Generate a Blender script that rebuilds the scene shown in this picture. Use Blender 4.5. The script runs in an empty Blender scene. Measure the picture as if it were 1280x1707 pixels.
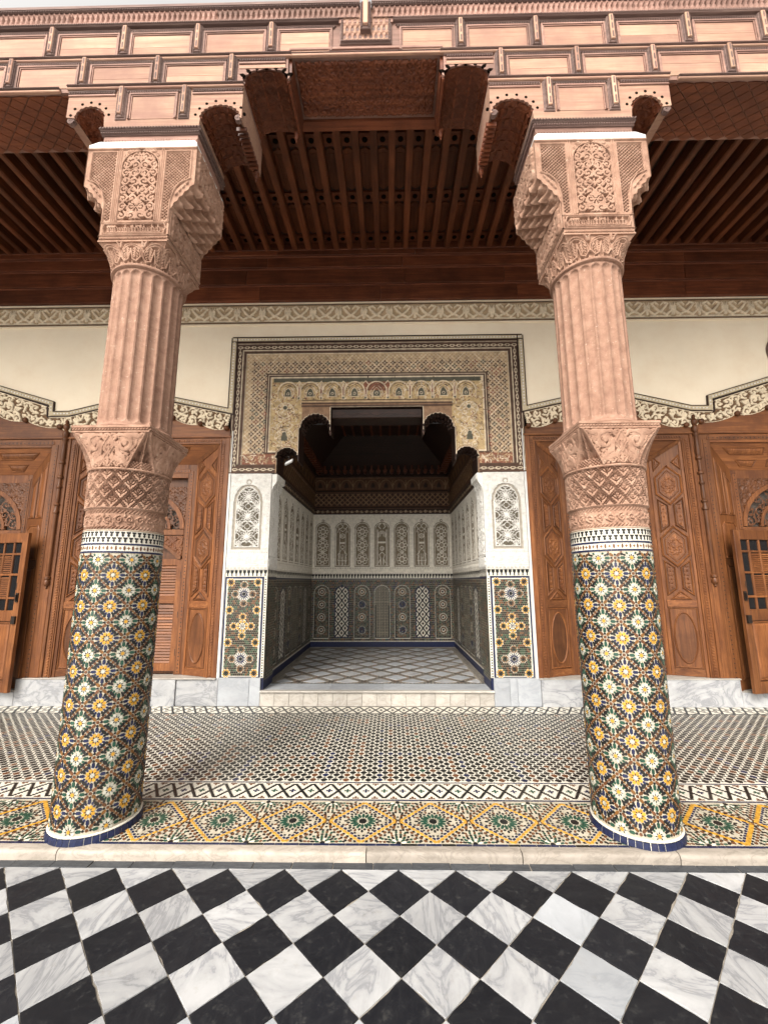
import bpy, bmesh, math, random
import numpy as np
from mathutils import Matrix, Vector
R = math.radians
PI = math.pi
random.seed(7)
rng = np.random.RandomState(11)
scn = bpy.context.scene
col = scn.collection

# ---------------------------------------------------------------- camera
camd = bpy.data.cameras.new('camera')
cam = bpy.data.objects.new('camera', camd)
col.objects.link(cam)
camd.sensor_fit = 'HORIZONTAL'
camd.sensor_width = 36.0
camd.lens = 36 * 691.38 / 1280
camd.clip_start = 0.05
camd.clip_end = 500
cam.matrix_world = (Matrix.Translation((0.1915, 0, 1.7)) @ Matrix.Rotation(R(0.9031), 4, 'Z')
                    @ Matrix.Rotation(R(99.4748), 4, 'X') @ Matrix.Rotation(R(-0.1611), 4, 'Z'))
scn.camera = cam

# ---------------------------------------------------------------- sky and sun (bright overcast court)
SUN_EL, SUN_AZ = R(42), R(204)      # azimuth measured from +Y clockwise: the sun stands behind the camera
world = bpy.data.worlds.new('World')
scn.world = world
world.use_nodes = True
wn, wl = world.node_tree.nodes, world.node_tree.links
wn.clear()
sky = wn.new('ShaderNodeTexSky')
sky.sky_type = 'NISHITA'
sky.sun_disc = False
sky.sun_elevation = SUN_EL
sky.sun_rotation = SUN_AZ
sky.air_density = 1.0
sky.dust_density = 4.0
hs = wn.new('ShaderNodeHueSaturation')
hs.inputs['Saturation'].default_value = 0.06
hs.inputs['Value'].default_value = 1.4
wb = wn.new('ShaderNodeBackground')
wb.inputs['Strength'].default_value = 0.15
wo = wn.new('ShaderNodeOutputWorld')
wl.new(sky.outputs[0], hs.inputs['Color'])
veil = wn.new('ShaderNodeMix')      # thin warm cloud over the whole sky
veil.data_type = 'RGBA'; veil.blend_type = 'MULTIPLY'; veil.inputs[0].default_value = 1.0
veil.inputs[7].default_value = (1.0, 0.965, 0.915, 1)
wl.new(hs.outputs[0], veil.inputs[6])
wl.new(veil.outputs[2], wb.inputs['Color'])
wl.new(wb.outputs[0], wo.inputs[0])
sund = bpy.data.lights.new('sun', 'SUN')
sund.energy = 1.35
sund.angle = R(22)
sund.color = (1.0, 0.94, 0.86)
sun = bpy.data.objects.new('sun', sund)
col.objects.link(sun)
sd = Vector((math.sin(SUN_AZ) * math.cos(SUN_EL), math.cos(SUN_AZ) * math.cos(SUN_EL), math.sin(SUN_EL)))
sun.rotation_euler = sd.to_track_quat('Z', 'Y').to_euler()
vs = scn.view_settings
vs.view_transform = 'Standard'
vs.look = 'None'
vs.exposure = 0.92
vs.gamma = 1.0
vs.use_curve_mapping = False

# ---------------------------------------------------------------- object helpers
ORG = {}

def tag(o, label=None, cat=None, group=None, kind=None):
    if label: o['label'] = label
    if cat: o['category'] = cat
    if group: o['group'] = group
    if kind: o['kind'] = kind
    return o

def thing(name, label, cat, loc=(0, 0, 0), group=None):
    o = bpy.data.objects.new(name, None)
    o.empty_display_size = 0.2
    o.location = loc
    col.objects.link(o)
    ORG[o.name] = np.array(loc, float)
    return tag(o, label, cat, group)

def put(name, me, parent=None, kind=None, loc=None):
    o = bpy.data.objects.new(name, me)
    col.objects.link(o)
    if parent is not None:
        o.parent = parent
        ORG[o.name] = ORG[parent.name]
    else:
        ORG[o.name] = np.zeros(3)
    if loc is not None: o.location = loc
    if kind: o['kind'] = kind
    return o

SPLIT = {'door_post', 'stile', 'rail', 'inner_frame', 'reed', 'shutter_rail', 'hinge', 'head_rail', 'spindle', 'hip_moulding', 'door_reveal', 'glazing_bar', 'end_wall', 'board_lozenge', 'medallion_petal', 'slot', 'drilled_hole_shade', 'wall_core', 'light_block', 'cornice_sill', 'frieze_fillet', 'panel_fillet', 'stalactite_bracket', 'door_lock'}
class MB:
    """collects simple shapes in world coordinates and links them as one mesh"""
    def __init__(s, xf=None):
        s.v, s.f, s.m, s.xf, s.g = [], [], [], xf, []
    def add(s, vs_, fs_, m=0):
        b = len(s.v)
        s.g.append((b, len(s.f)))
        s.v += [tuple(p) for p in vs_]
        for f in fs_:
            s.f.append([b + i for i in f]); s.m.append(m)
        return s
    def box(s, x0, x1, y0, y1, z0, z1, m=0):
        return s.add([(x0,y0,z0),(x1,y0,z0),(x1,y1,z0),(x0,y1,z0),(x0,y0,z1),(x1,y0,z1),(x1,y1,z1),(x0,y1,z1)],
                     [(0,3,2,1),(4,5,6,7),(0,1,5,4),(1,2,6,5),(2,3,7,6),(3,0,4,7)], m)
    def bbox(s, x0, x1, y0, y1, z0, z1, b=.004, m=0):
        # box whose face towards -y has a bevelled rim
        A = [(x0, z0), (x1, z0), (x1, z1), (x0, z1)]
        B = [(x0 + b, z0 + b), (x1 - b, z0 + b), (x1 - b, z1 - b), (x0 + b, z1 - b)]
        return s.loft([(A, y1), (A, y0 + b), (B, y0)], m)
    def loft(s, loops, m=0, closed=True):
        # loops: list of (polygon in x-z, y); equal counts
        n = len(loops[0][0]); V = []; F = []
        for poly, y in loops: V += [(p[0], y, p[1]) for p in poly]
        for k in range(len(loops) - 1):
            for i in range(n):
                j = (i + 1) % n
                F.append((k*n+i, k*n+j, (k+1)*n+j, (k+1)*n+i))
        if closed:
            F.append(tuple(range(n))[::-1]); F.append(tuple((len(loops)-1)*n + i for i in range(n)))
        return s.add(V, F, m)
    def prism(s, poly, y0, y1, m=0):
        return s.loft([(poly, y1), (poly, y0)], m)
    def zprism(s, poly, z0, z1, m=0, b=0.0):
        n = len(poly); V = [(p[0], p[1], z0) for p in poly]; F = [tuple(range(n))[::-1]]
        loops = [poly]
        if b:
            cx = sum(p[0] for p in poly)/n; cy = sum(p[1] for p in poly)/n
            V += [(p[0], p[1], z1-b) for p in poly]
            q = [(p[0]+(cx-p[0])*b/max(1e-6, math.hypot(cx-p[0], cy-p[1])), p[1]+(cy-p[1])*b/max(1e-6, math.hypot(cx-p[0], cy-p[1]))) for p in poly]
            V += [(p[0], p[1], z1) for p in q]; L = 3
        else:
            V += [(p[0], p[1], z1) for p in poly]; L = 2
        for k in range(L-1):
            for i in range(n):
                j = (i+1) % n
                F.append((k*n+i, k*n+j, (k+1)*n+j, (k+1)*n+i))
        F.append(tuple((L-1)*n+i for i in range(n)))
        return s.add(V, F, m)
    def lathe(s, prof, cx, cy, n=20, m=0, a0=0, a1=2*PI):
        full = abs(a1 - a0 - 2*PI) < 1e-6
        k = n if full else n + 1
        V = []; F = []
        for r, z in prof:
            for i in range(k):
                a = a0 + (a1-a0)*i/n
                V.append((cx + r*math.cos(a), cy + r*math.sin(a), z))
        for j in range(len(prof)-1):
            for i in range(n):
                i2 = (i+1) % k
                F.append((j*k+i, j*k+i2, (j+1)*k+i2, (j+1)*k+i))
        return s.add(V, F, m)
    def strip(s, pts, w, y0, y1, m=0, side=0.0):
        # ribbon of width w along a polyline in x-z, from depth y1 to y0
        n = len(pts); A = []; B = []
        for i in range(n):
            p = np.array(pts[i], float)
            d0 = np.array(pts[i]) - np.array(pts[i-1]) if i else None
            d1 = np.array(pts[i+1]) - np.array(pts[i]) if i < n-1 else None
            if d0 is None: t = d1/np.linalg.norm(d1); k = 1
            elif d1 is None: t = d0/np.linalg.norm(d0); k = 1
            else:
                a = d0/np.linalg.norm(d0); b = d1/np.linalg.norm(d1); t = a+b
                t /= np.linalg.norm(t); k = 1/max(.35, abs(t@a))
            nn = np.array([-t[1], t[0]])*k
            A.append(p + nn*(side + w/2)); B.append(p + nn*(side - w/2))
        V = [(q[0], y0, q[1]) for q in A] + [(q[0], y0, q[1]) for q in B] + [(q[0], y1, q[1]) for q in A] + [(q[0], y1, q[1]) for q in B]
        F = []
        for i in range(n-1):
            F += [(i, i+1, n+i+1, n+i), (i, 2*n+i, 2*n+i+1, i+1), (n+i, n+i+1, 3*n+i+1, 3*n+i)]
        F += [(0, n, 3*n, 2*n), (n-1, 3*n-1, 4*n-1, 2*n-1)]
        return s.add(V, F, m)
    def rope(s, x0, x1, y, z, r, pitch, m=0, vertical=False):
        # twisted cord: a row of slanted beads
        L = x1 - x0; n = max(1, int(round(L/pitch)))
        for i in range(n):
            c = x0 + (i+.5)*L/n
            a = pitch*.36
            q = [(-a-pitch*.35, -r), (a-pitch*.35, -r), (a+pitch*.35, r), (-a+pitch*.35, r)]
            if vertical: P = [(z + b_, c + a_) for a_, b_ in q]
            else: P = [(c + a_, z + b_) for a_, b_ in q]
            V = [(p[0], y, p[1]) for p in P] + [((p[0]*.6 + (P[0][0]+P[2][0])*.2), y - r*.9, (p[1]*.6 + (P[0][1]+P[2][1])*.2)) for p in P]
            s.add(V, [(4,5,6,7),(0,1,5,4),(1,2,6,5),(2,3,7,6),(3,0,4,7)], m)
        return s
    def build(s, name, mats, parent=None, smooth=False, kind=None, loc=None):
        if name in SPLIT and len(s.g) > 1:
            first = None
            for k, (vb, fb) in enumerate(s.g):
                ve = s.g[k+1][0] if k+1 < len(s.g) else len(s.v); fe = s.g[k+1][1] if k+1 < len(s.g) else len(s.f)
                q = MB(s.xf); q.v = s.v[vb:ve]; q.f = [[i-vb for i in f] for f in s.f[fb:fe]]; q.m = s.m[fb:fe]; q.g = [(0, 0)]
                o = q.build(name, mats, parent, smooth, kind); first = first or o
            return first
        if not isinstance(mats, (list, tuple)): mats = [mats]
        V = np.array(s.v, float).reshape(-1, 3)
        if s.xf: V = s.xf(V)
        if loc is not None:
            V = V - np.array(loc); o_loc = np.array(loc) - (ORG[parent.name] if parent is not None else 0)
        else:
            o_loc = None
            if parent is not None: V = V - ORG[parent.name]
        me = bpy.data.meshes.new(name)
        me.from_pydata(V.tolist(), [], s.f)
        for m in mats: me.materials.append(m)
        if len(mats) > 1: me.polygons.foreach_set('material_index', s.m)
        if len(s.f) < 6000:
            bm = bmesh.new(); bm.from_mesh(me)
            bmesh.ops.recalc_face_normals(bm, faces=bm.faces)
            bm.to_mesh(me); bm.free()
        if smooth:
            me.polygons.foreach_set('use_smooth', [True]*len(me.polygons))
            me.set_sharp_from_angle(angle=R(35))
        o = put(name, me, parent, kind, tuple(o_loc) if o_loc is not None else None)
        if loc is not None: ORG[o.name] = np.array(loc, float)
        return o

def grid_mesh(name, P, mat, C=None, mask=None, org=None, smooth=True):
    ny, nx = P.shape[:2]
    idx = np.arange(ny*nx).reshape(ny, nx)
    q = np.stack([idx[:-1,:-1], idx[:-1,1:], idx[1:,1:], idx[1:,:-1]], -1).reshape(-1, 4)
    if mask is not None:
        keep = (mask[:-1,:-1] & mask[:-1,1:] & mask[1:,1:] & mask[1:,:-1]).reshape(-1)
        q = q[keep]
    used, inv = np.unique(q, return_inverse=True)
    inv = inv.reshape(-1, 4)
    V = P.reshape(-1, 3)[used]
    if org is not None: V = V - org
    me = bpy.data.meshes.new(name)
    me.vertices.add(len(V)); me.vertices.foreach_set('co', V.astype(np.float32).ravel())
    me.loops.add(inv.size); me.loops.foreach_set('vertex_index', inv.astype(np.int32).ravel())
    me.polygons.add(len(inv)); me.polygons.foreach_set('loop_start', np.arange(0, inv.size, 4, dtype=np.int32))
    me.polygons.foreach_set('loop_total', np.full(len(inv), 4, dtype=np.int32))
    if smooth: me.polygons.foreach_set('use_smooth', np.ones(len(inv), bool))
    me.update(calc_edges=True)
    if C is not None:
        a = me.color_attributes.new('Col', 'FLOAT_COLOR', 'POINT')
        c = np.ones((len(V), 4), np.float32); c[:, :3] = C.reshape(-1, 3)[used]
        a.data.foreach_set('color', c.ravel())
    me.materials.append(mat)
    me.validate()
    return me

def relief(name, cv, fn, mat, parent, pal=None, mask=None, step=1, smooth=True):
    """carved panel: canvas heights become real relief; pal gives paint colours"""
    H = cv.H[::step, ::step]
    u, v = np.meshgrid(cv.u[::step], cv.v[::step])
    P = np.stack(fn(u, v, H), -1)
    C = np.array(pal)[cv.C[::step, ::step]] if pal is not None else None
    m = mask[::step, ::step] if mask is not None else None
    me = grid_mesh(name, P, mat, C, m, ORG[parent.name] if parent is not None else None, smooth)
    return put(name, me, parent)

def relief_row(name, cv, n, fn, mat, parent, pal=None):
    """a row of equal panels cut from one drawing, each panel an object"""
    cut = [int(round(i*(cv.nx-1)/n)) for i in range(n+1)]
    for a, b in zip(cut, cut[1:]):
        sub = type('Part', (), {})()
        sub.H, sub.C, sub.u, sub.v = cv.H[:, a:b+1], cv.C[:, a:b+1], cv.u[a:b+1], cv.v
        relief(name, sub, fn, mat, parent, pal)

# ---------------------------------------------------------------- drawing canvas for carved and painted ornament
class Cv:
    def __init__(s, u0, u1, v0, v1, res):
        s.nx = max(2, int(round((u1-u0)*res))+1); s.ny = max(2, int(round((v1-v0)*res))+1)
        s.u = np.linspace(u0, u1, s.nx); s.v = np.linspace(v0, v1, s.ny)
        s.H = np.zeros((s.ny, s.nx)); s.C = np.zeros((s.ny, s.nx), int)
        s.u0, s.v0 = u0, v0; s.du = (u1-u0)/(s.nx-1); s.dv = (v1-v0)/(s.ny-1)
    def win(s, a, b, c, d):
        i0 = max(0, int((a-s.u0)/s.du)); i1 = min(s.nx, int((b-s.u0)/s.du)+2)
        j0 = max(0, int((c-s.v0)/s.dv)); j1 = min(s.ny, int((d-s.v0)/s.dv)+2)
        if i1 <= i0 or j1 <= j0: return None
        return slice(j0, j1), slice(i0, i1)
    def _put(s, w, d, edge, h, c, add):
        t = np.clip(d/edge + .5, 0, 1); t = t*t*(3-2*t)
        H = s.H[w]
        if add: s.H[w] = H + h*t
        elif h >= 0: s.H[w] = np.where(t > 0, np.maximum(H, H*(1-t)+h*t), H)
        else: s.H[w] = np.where(t > 0, np.minimum(H, H*(1-t) + h*t), H)
        if c is not None:
            C = s.C[w]; C[d > 0] = c
    def stroke(s, pts, r, h=0, c=None, edge=None, add=False):
        pts = np.asarray(pts, float); n = len(pts)
        rr = np.full(n, float(r)) if np.isscalar(r) else np.asarray(r, float)
        edge = edge or max(s.du*1.25, .22*rr.max())
        for i in range(n-1):
            (x0, y0), (x1, y1) = pts[i], pts[i+1]; m = max(rr[i], rr[i+1]) + edge
            w = s.win(min(x0, x1)-m, max(x0, x1)+m, min(y0, y1)-m, max(y0, y1)+m)
            if w is None: continue
            U = s.u[w[1]][None, :]; V = s.v[w[0]][:, None]
            dx, dy = x1-x0, y1-y0; L2 = dx*dx+dy*dy+1e-12
            t = np.clip(((U-x0)*dx+(V-y0)*dy)/L2, 0, 1)
            d = rr[i]+(rr[i+1]-rr[i])*t - np.hypot(U-x0-t*dx, V-y0-t*dy)
            s._put(w, d, edge, h, c, add)
    def line(s, x0, y0, x1, y1, r, h=0, c=None, edge=None): s.stroke([(x0, y0), (x1, y1)], r, h, c, edge)
    def disc(s, x, y, r, h=0, c=None, edge=None):
        edge = edge or s.du*1.4; m = r+edge
        w = s.win(x-m, x+m, y-m, y+m)
        if w is None: return
        d = r - np.hypot(s.u[w[1]][None, :]-x, s.v[w[0]][:, None]-y)
        s._put(w, d, edge, h, c, False)
    def rect(s, a, b, c0, d0, h=0, c=None, edge=None):
        edge = edge or s.du*1.2
        w = s.win(a-edge, b+edge, c0-edge, d0+edge)
        if w is None: return
        U = s.u[w[1]][None, :]; V = s.v[w[0]][:, None]
        d = np.minimum(np.minimum(U-a, b-U), np.minimum(V-c0, d0-V))
        s._put(w, d, edge, h, c, False)
    def poly(s, P, h=0, c=None, edge=None, inset=0):
        P = np.asarray(P, float); edge = edge or s.du*1.3
        w = s.win(P[:,0].min()-edge, P[:,0].max()+edge, P[:,1].min()-edge, P[:,1].max()+edge)
        if w is None: return
        d = polydist(P, s.u[w[1]][None, :], s.v[w[0]][:, None]) - inset
        s._put(w, d, edge, h, c, False)
    def dist(s, P): return polydist(np.asarray(P, float), s.u[None, :], s.v[:, None])
    def circle(s, x, y, r, w, h=0, c=None, a0=0, a1=2*PI, n=28, edge=None):
        t = np.linspace(a0, a1, n)
        s.stroke(np.stack([x+r*np.cos(t), y+r*np.sin(t)], 1), w, h, c, edge)
    def leaf(s, x, y, a, L, W, h=0, c=None, bend=.4):
        t = np.linspace(0, 1, 7); ang = a + bend*(t-.3)
        dx = np.concatenate([[0], np.cumsum(np.cos(ang[:-1]))])*L/6
        dy = np.concatenate([[0], np.cumsum(np.sin(ang[:-1]))])*L/6
        s.stroke(np.stack([x+dx, y+dy], 1), np.maximum(W*.5*np.sin(PI*np.clip(t*.93+.05, 0, 1)**.8), s.du*.5), h, c)
    def scroll(s, x, y, r, sg, th, w, h=0, c=None, turns=1.35, leaves=True):
        t = np.linspace(0, 1, 20); a = th + sg*t*2*PI*turns; q = r*(1-.86*t)
        s.stroke(np.stack([x+q*np.cos(a), y+q*np.sin(a)], 1), w*(1.05-.3*t), h, c)
        s.disc(x, y, w*1.25, h, c)
        if leaves:
            for k, L in ((.12, .85), (.34, .75), (.6, .6)):
                aa = th + sg*k*2*PI*turns; qq = r*(1-.86*k)
                s.leaf(x+qq*math.cos(aa), y+qq*math.sin(aa), aa+sg*.9, r*L*.75, w*2.5, h, c, bend=sg*1.1)
    def arab(s, u0, u1, v0, v1, cell, w, h=0, c=None, seed=0, clip=None):
        """dense vine scroll, mirrored about the middle of the panel"""
        rr = random.Random(seed); cx = (u0+u1)/2; hw = (u1-u0)/2
        nc = max(1, int(round(hw/cell))); cw = hw/nc
        nr = max(1, int(round((v1-v0)/(cell*1.05)))); ch = (v1-v0)/nr
        keepH, keepC = s.H.copy(), s.C.copy()
        for j in range(nr):
            for i in range(nc):
                x = cx + (i+.5)*cw; y = v0 + (j+.5)*ch
                sg = 1 if (i+j) % 2 else -1
                th = PI/2*(1+sg) + rr.uniform(-.5, .5) + (PI/2 if j % 2 else -PI/2)
                s.scroll(x, y, min(cw, ch)*.46, sg, th, w, h, c)
                s.leaf(x-cw*.5, y+sg*ch*.1, rr.uniform(.9, 2.2)*sg, cw*.55, w*3, h, c, bend=sg)
                s.leaf(x+cw*.1, y-ch*.5, rr.uniform(0, 6.28), cw*.5, w*2.6, h, c, bend=-sg)
            t = np.linspace(0, 1, 16); y0 = v0 + j*ch
            s.stroke(np.stack([cx + hw*t, y0 + ch*(.5+.42*np.sin(t*PI*nc+(j%2)*PI))], 1), w*.8, h, c)
        # mirror the right half onto the left
        i0 = int(round((cx-s.u0)/s.du))
        n = min(i0, s.nx-1-i0)
        if n > 0:
            s.H[:, i0-n:i0] = np.maximum(s.H[:, i0+1:i0+n+1][:, ::-1], keepH[:, i0-n:i0])
            if c is not None: s.C[:, i0-n:i0] = s.C[:, i0+1:i0+n+1][:, ::-1]
        U = s.u[None, :]; V = s.v[:, None]
        ins = (U >= u0) & (U <= u1) & (V >= v0) & (V <= v1)
        if clip is not None: ins = ins & clip
        s.H = np.where(ins, s.H, keepH); s.C = np.where(ins, s.C, keepC)
    def rosette(s, x, y, r, n, w, h=0, c=None, inner=.32, clip=None):
        """interlaced star: n petal outlines round a hub"""
        s.circle(x, y, r*inner, w, h, c, n=18)
        for k in range(n):
            a = 2*PI*k/n; b = PI/n
            p = [(inner, a), (.62, a-b*.75), (.9, a-b*.45), (1.05, a), (.9, a+b*.45), (.62, a+b*.75), (inner, a)]
            s.stroke([(x+r*q*math.cos(t), y+r*q*math.sin(t)) for q, t in p], w, h, c)

def polydist(P, U, V):
    """signed distance, positive inside"""
    n = len(P); d = None; ins = None
    for i in range(n):
        x0, y0 = P[i]; x1, y1 = P[(i+1) % n]
        dx, dy = x1-x0, y1-y0
        t = np.clip(((U-x0)*dx+(V-y0)*dy)/(dx*dx+dy*dy+1e-12), 0, 1)
        e = np.hypot(U-x0-t*dx, V-y0-t*dy)
        d = e if d is None else np.minimum(d, e)
        if abs(dy) > 1e-12:
            c = ((y0 > V) != (y1 > V)) & (U < dx*(V-y0)/dy + x0)
            ins = c if ins is None else ins ^ c
    return np.where(ins, d, -d)

# ---------------------------------------------------------------- materials
def nodes(name):
    m = bpy.data.materials.new(name); m.use_nodes = True
    nt = m.node_tree; nt.nodes.clear()
    o = nt.nodes.new('ShaderNodeOutputMaterial'); p = nt.nodes.new('ShaderNodeBsdfPrincipled')
    nt.links.new(p.outputs[0], o.inputs[0])
    return m, nt, p

def N(nt, t, **k):
    n = nt.nodes.new(t)
    for a, b in k.items():
        if a in n.inputs.keys() if hasattr(n.inputs, 'keys') else False: n.inputs[a].default_value = b
        else: setattr(n, a, b)
    return n

def mixc(nt, a, b, fac, mode='MIX'):
    n = nt.nodes.new('ShaderNodeMix'); n.data_type = 'RGBA'; n.blend_type = mode
    for sock, val in ((n.inputs[0], fac), (n.inputs[6], a), (n.inputs[7], b)):
        if hasattr(val, 'is_output'): nt.links.new(val, sock)
        elif isinstance(val, (tuple, list)): sock.default_value = (*val, 1) if len(val) == 3 else val
        else: sock.default_value = val
    return n.outputs[2]

def ramp(nt, src, stops):
    n = nt.nodes.new('ShaderNodeValToRGB'); e = n.color_ramp.elements
    while len(e) < len(stops): e.new(.5)
    for i, (p, c) in enumerate(stops):
        e[i].position = p; e[i].color = (*c, 1) if len(c) == 3 else c
    nt.links.new(src, n.inputs[0]); return n.outputs[0]

def coords(nt, scale=(1, 1, 1), rand=0.0, rot=(0, 0, 0)):
    tc = nt.nodes.new('ShaderNodeTexCoord'); mp = nt.nodes.new('ShaderNodeMapping')
    mp.inputs['Scale'].default_value = scale; mp.inputs['Rotation'].default_value = rot
    src = tc.outputs['Object']
    if rand:
        oi = nt.nodes.new('ShaderNodeObjectInfo'); v = nt.nodes.new('ShaderNodeVectorMath'); v.operation = 'MULTIPLY_ADD'
        cmb = nt.nodes.new('ShaderNodeCombineXYZ')
        for i in range(3): nt.links.new(oi.outputs['Random'], cmb.inputs[i])
        v.inputs[1].default_value = (rand, rand*1.7, rand*.6)
        nt.links.new(cmb.outputs[0], v.inputs[0]); nt.links.new(src, v.inputs[2]); src = v.outputs[0]
    nt.links.new(src, mp.inputs[0]); return mp.outputs[0]

def noise(nt, vec, scale, detail=6, rough=.6, dist=0.0):
    n = nt.nodes.new('ShaderNodeTexNoise')
    n.inputs['Scale'].default_value = scale; n.inputs['Detail'].default_value = detail
    n.inputs['Roughness'].default_value = rough; n.inputs['Distortion'].default_value = dist
    nt.links.new(vec, n.inputs['Vector']); return n.outputs['Fac']

def bump(nt, p, src, strength, dist=.002):
    b = nt.nodes.new('ShaderNodeBump'); b.inputs['Strength'].default_value = strength; b.inputs['Distance'].default_value = dist
    nt.links.new(src, b.inputs['Height']); nt.links.new(b.outputs[0], p.inputs['Normal'])

def wood(name, dark, mid, light, axis='x', rough=.55, rand=3.0, stain=None, bmp=.5, gs=1.0, rv=(.74, 1.2)):
    m, nt, p = nodes(name)
    k = {'x': (1.2, 22, 22), 'z': (22, 22, 1.2), 'y': (22, 1.2, 22)}[axis]
    v = coords(nt, tuple(q*gs for q in k), rand)
    a = noise(nt, v, 1.6, 8, .65, .6)
    c = ramp(nt, a, [(.28, dark), (.5, mid), (.72, light)])
    v2 = coords(nt, (1, 1, 1), rand)
    b = noise(nt, v2, 2.3, 5, .65)
    st = stain or tuple(q*.45 for q in mid)
    f = ramp(nt, b, [(.42, (0, 0, 0)), (.68, (.8, .8, .8))])
    v3 = coords(nt, tuple(q*.35 for q in k), rand)
    c = mixc(nt, c, st, ramp(nt, noise(nt, v3, 1.4, 4, .7), [(.56, (0, 0, 0)), (.64, (.55, .55, .55))]))
    c = mixc(nt, c, st, f)
    oi = nt.nodes.new('ShaderNodeObjectInfo')
    hv = nt.nodes.new('ShaderNodeHueSaturation')
    mr = nt.nodes.new('ShaderNodeMapRange'); mr.inputs[3].default_value = rv[0]; mr.inputs[4].default_value = rv[1]
    nt.links.new(oi.outputs['Random'], mr.inputs[0]); nt.links.new(mr.outputs[0], hv.inputs['Value']); nt.links.new(c, hv.inputs['Color'])
    nt.links.new(hv.outputs[0], p.inputs['Base Color'])
    p.inputs['Roughness'].default_value = rough
    p.inputs['Specular IOR Level'].default_value = .3
    bump(nt, p, a, bmp)
    return m

def stone(name, a, b, c, rough=.8, scale=9, bmp=.6, spot=None, attr=False, blotch=.5):
    m, nt, p = nodes(name)
    v = coords(nt, (1, 1, 1), 2.0)
    n1 = noise(nt, v, scale, 8, .68); n2 = noise(nt, v, scale*.22, 4, .6); n3 = noise(nt, v, scale*9, 3, .6)
    cc = ramp(nt, n1, [(.3, a), (.52, b), (.75, c)])
    if attr:
        at = nt.nodes.new('ShaderNodeAttribute'); at.attribute_name = 'Col'
        cc = mixc(nt, at.outputs['Color'], ramp(nt, n1, [(.3, (.72, .7, .68)), (.65, (1.06, 1.06, 1.06))]), 1.0, 'MULTIPLY')
    cc = mixc(nt, cc, tuple(q*.62 for q in a), ramp(nt, n2, [(.5, (0, 0, 0)), (.8, (blotch,)*3)]))
    if spot: cc = mixc(nt, cc, spot, ramp(nt, noise(nt, v, scale*2.6, 6, .75), [(.60, (0, 0, 0)), (.70, (.8, .8, .8))]))
    nt.links.new(cc, p.inputs['Base Color'])
    p.inputs['Roughness'].default_value = rough; p.inputs['Specular IOR Level'].default_value = .25
    bump(nt, p, n3, bmp, .0015)
    return m

def paint(name, rough=.7, var=.25, scale=14, bmp=.3, spec=.3, coat=0):
    """surface whose colours come from the ornament drawn on it"""
    m, nt, p = nodes(name)
    at = nt.nodes.new('ShaderNodeAttribute'); at.attribute_name = 'Col'
    v = coords(nt, (1, 1, 1))
    n1 = noise(nt, v, scale, 8, .7)
    cc = mixc(nt, at.outputs['Color'], ramp(nt, n1, [(.3, (1-var*1.6,)*3), (.62, (1+var*.3,)*3)]), 1.0, 'MULTIPLY')
    nt.links.new(cc, p.inputs['Base Color'])
    p.inputs['Roughness'].default_value = rough; p.inputs['Specular IOR Level'].default_value = spec
    bump(nt, p, noise(nt, v, scale*6, 3), bmp, .0015)
    return m

def glaze(name, c, rough=.32, var=.35):
    m, nt, p = nodes(name)
    v = coords(nt, (1, 1, 1), 5.0)
    n1 = noise(nt, v, 38, 3, .6); n2 = noise(nt, v, 3.0, 4, .6)
    cc = ramp(nt, n1, [(.3, tuple(q*(1-var) for q in c)), (.7, tuple(min(1, q*(1+var*.6)) for q in c))])
    cc = mixc(nt, cc, (.30, .24, .18), ramp(nt, n2, [(.55, (0, 0, 0)), (.85, (.13, .13, .13))]))
    nt.links.new(cc, p.inputs['Base Color'])
    p.inputs['Roughness'].default_value = rough; p.inputs['Specular IOR Level'].default_value = .35
    bump(nt, p, n1, .25, .001)
    return m

def marble(name, base, vein, dirt, rough=.35, scale=2.6, amount=.8, rand=9.0, spec=.5):
    m, nt, p = nodes(name)
    v = coords(nt, (1, 1, 1), rand, (.3, .2, .7))
    vs_ = coords(nt, (1, 2.6, 1.6), rand, (.3, .2, .6))
    n1 = noise(nt, vs_, scale, 9, .62, 1.2)
    ab = nt.nodes.new('ShaderNodeMath'); ab.operation = 'SUBTRACT'; ab.inputs[1].default_value = .5; nt.links.new(n1, ab.inputs[0])
    a2 = nt.nodes.new('ShaderNodeMath'); a2.operation = 'ABSOLUTE'; nt.links.new(ab.outputs[0], a2.inputs[0])
    f = ramp(nt, a2.outputs[0], [(0.0, (amount,)*3), (.035, (amount*.35,)*3), (.13, (0, 0, 0))])
    n2 = noise(nt, v, scale*1.4, 7, .65)
    c = ramp(nt, n2, [(.3, tuple(q*.8 for q in base)), (.6, base)])
    c = mixc(nt, c, vein, f)
    n3 = noise(nt, v, scale*7, 6, .75)
    c = mixc(nt, c, dirt, ramp(nt, n3, [(.56, (0, 0, 0)), (.78, (.55, .55, .55))]))
    oi = nt.nodes.new('ShaderNodeObjectInfo'); hv = nt.nodes.new('ShaderNodeHueSaturation')
    mr = nt.nodes.new('ShaderNodeMapRange'); mr.inputs[3].default_value = .80; mr.inputs[4].default_value = 1.08
    nt.links.new(oi.outputs['Random'], mr.inputs[0]); nt.links.new(mr.outputs[0], hv.inputs['Value']); nt.links.new(c, hv.inputs['Color'])
    nt.links.new(hv.outputs[0], p.inputs['Base Color'])
    p.inputs['Specular IOR Level'].default_value = spec
    rr = ramp(nt, n3, [(.4, (rough,)*3), (.75, (min(1, rough+.3),)*3)])
    nt.links.new(rr, p.inputs['Roughness'])
    bump(nt, p, n3, .2, .001)
    return m

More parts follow.
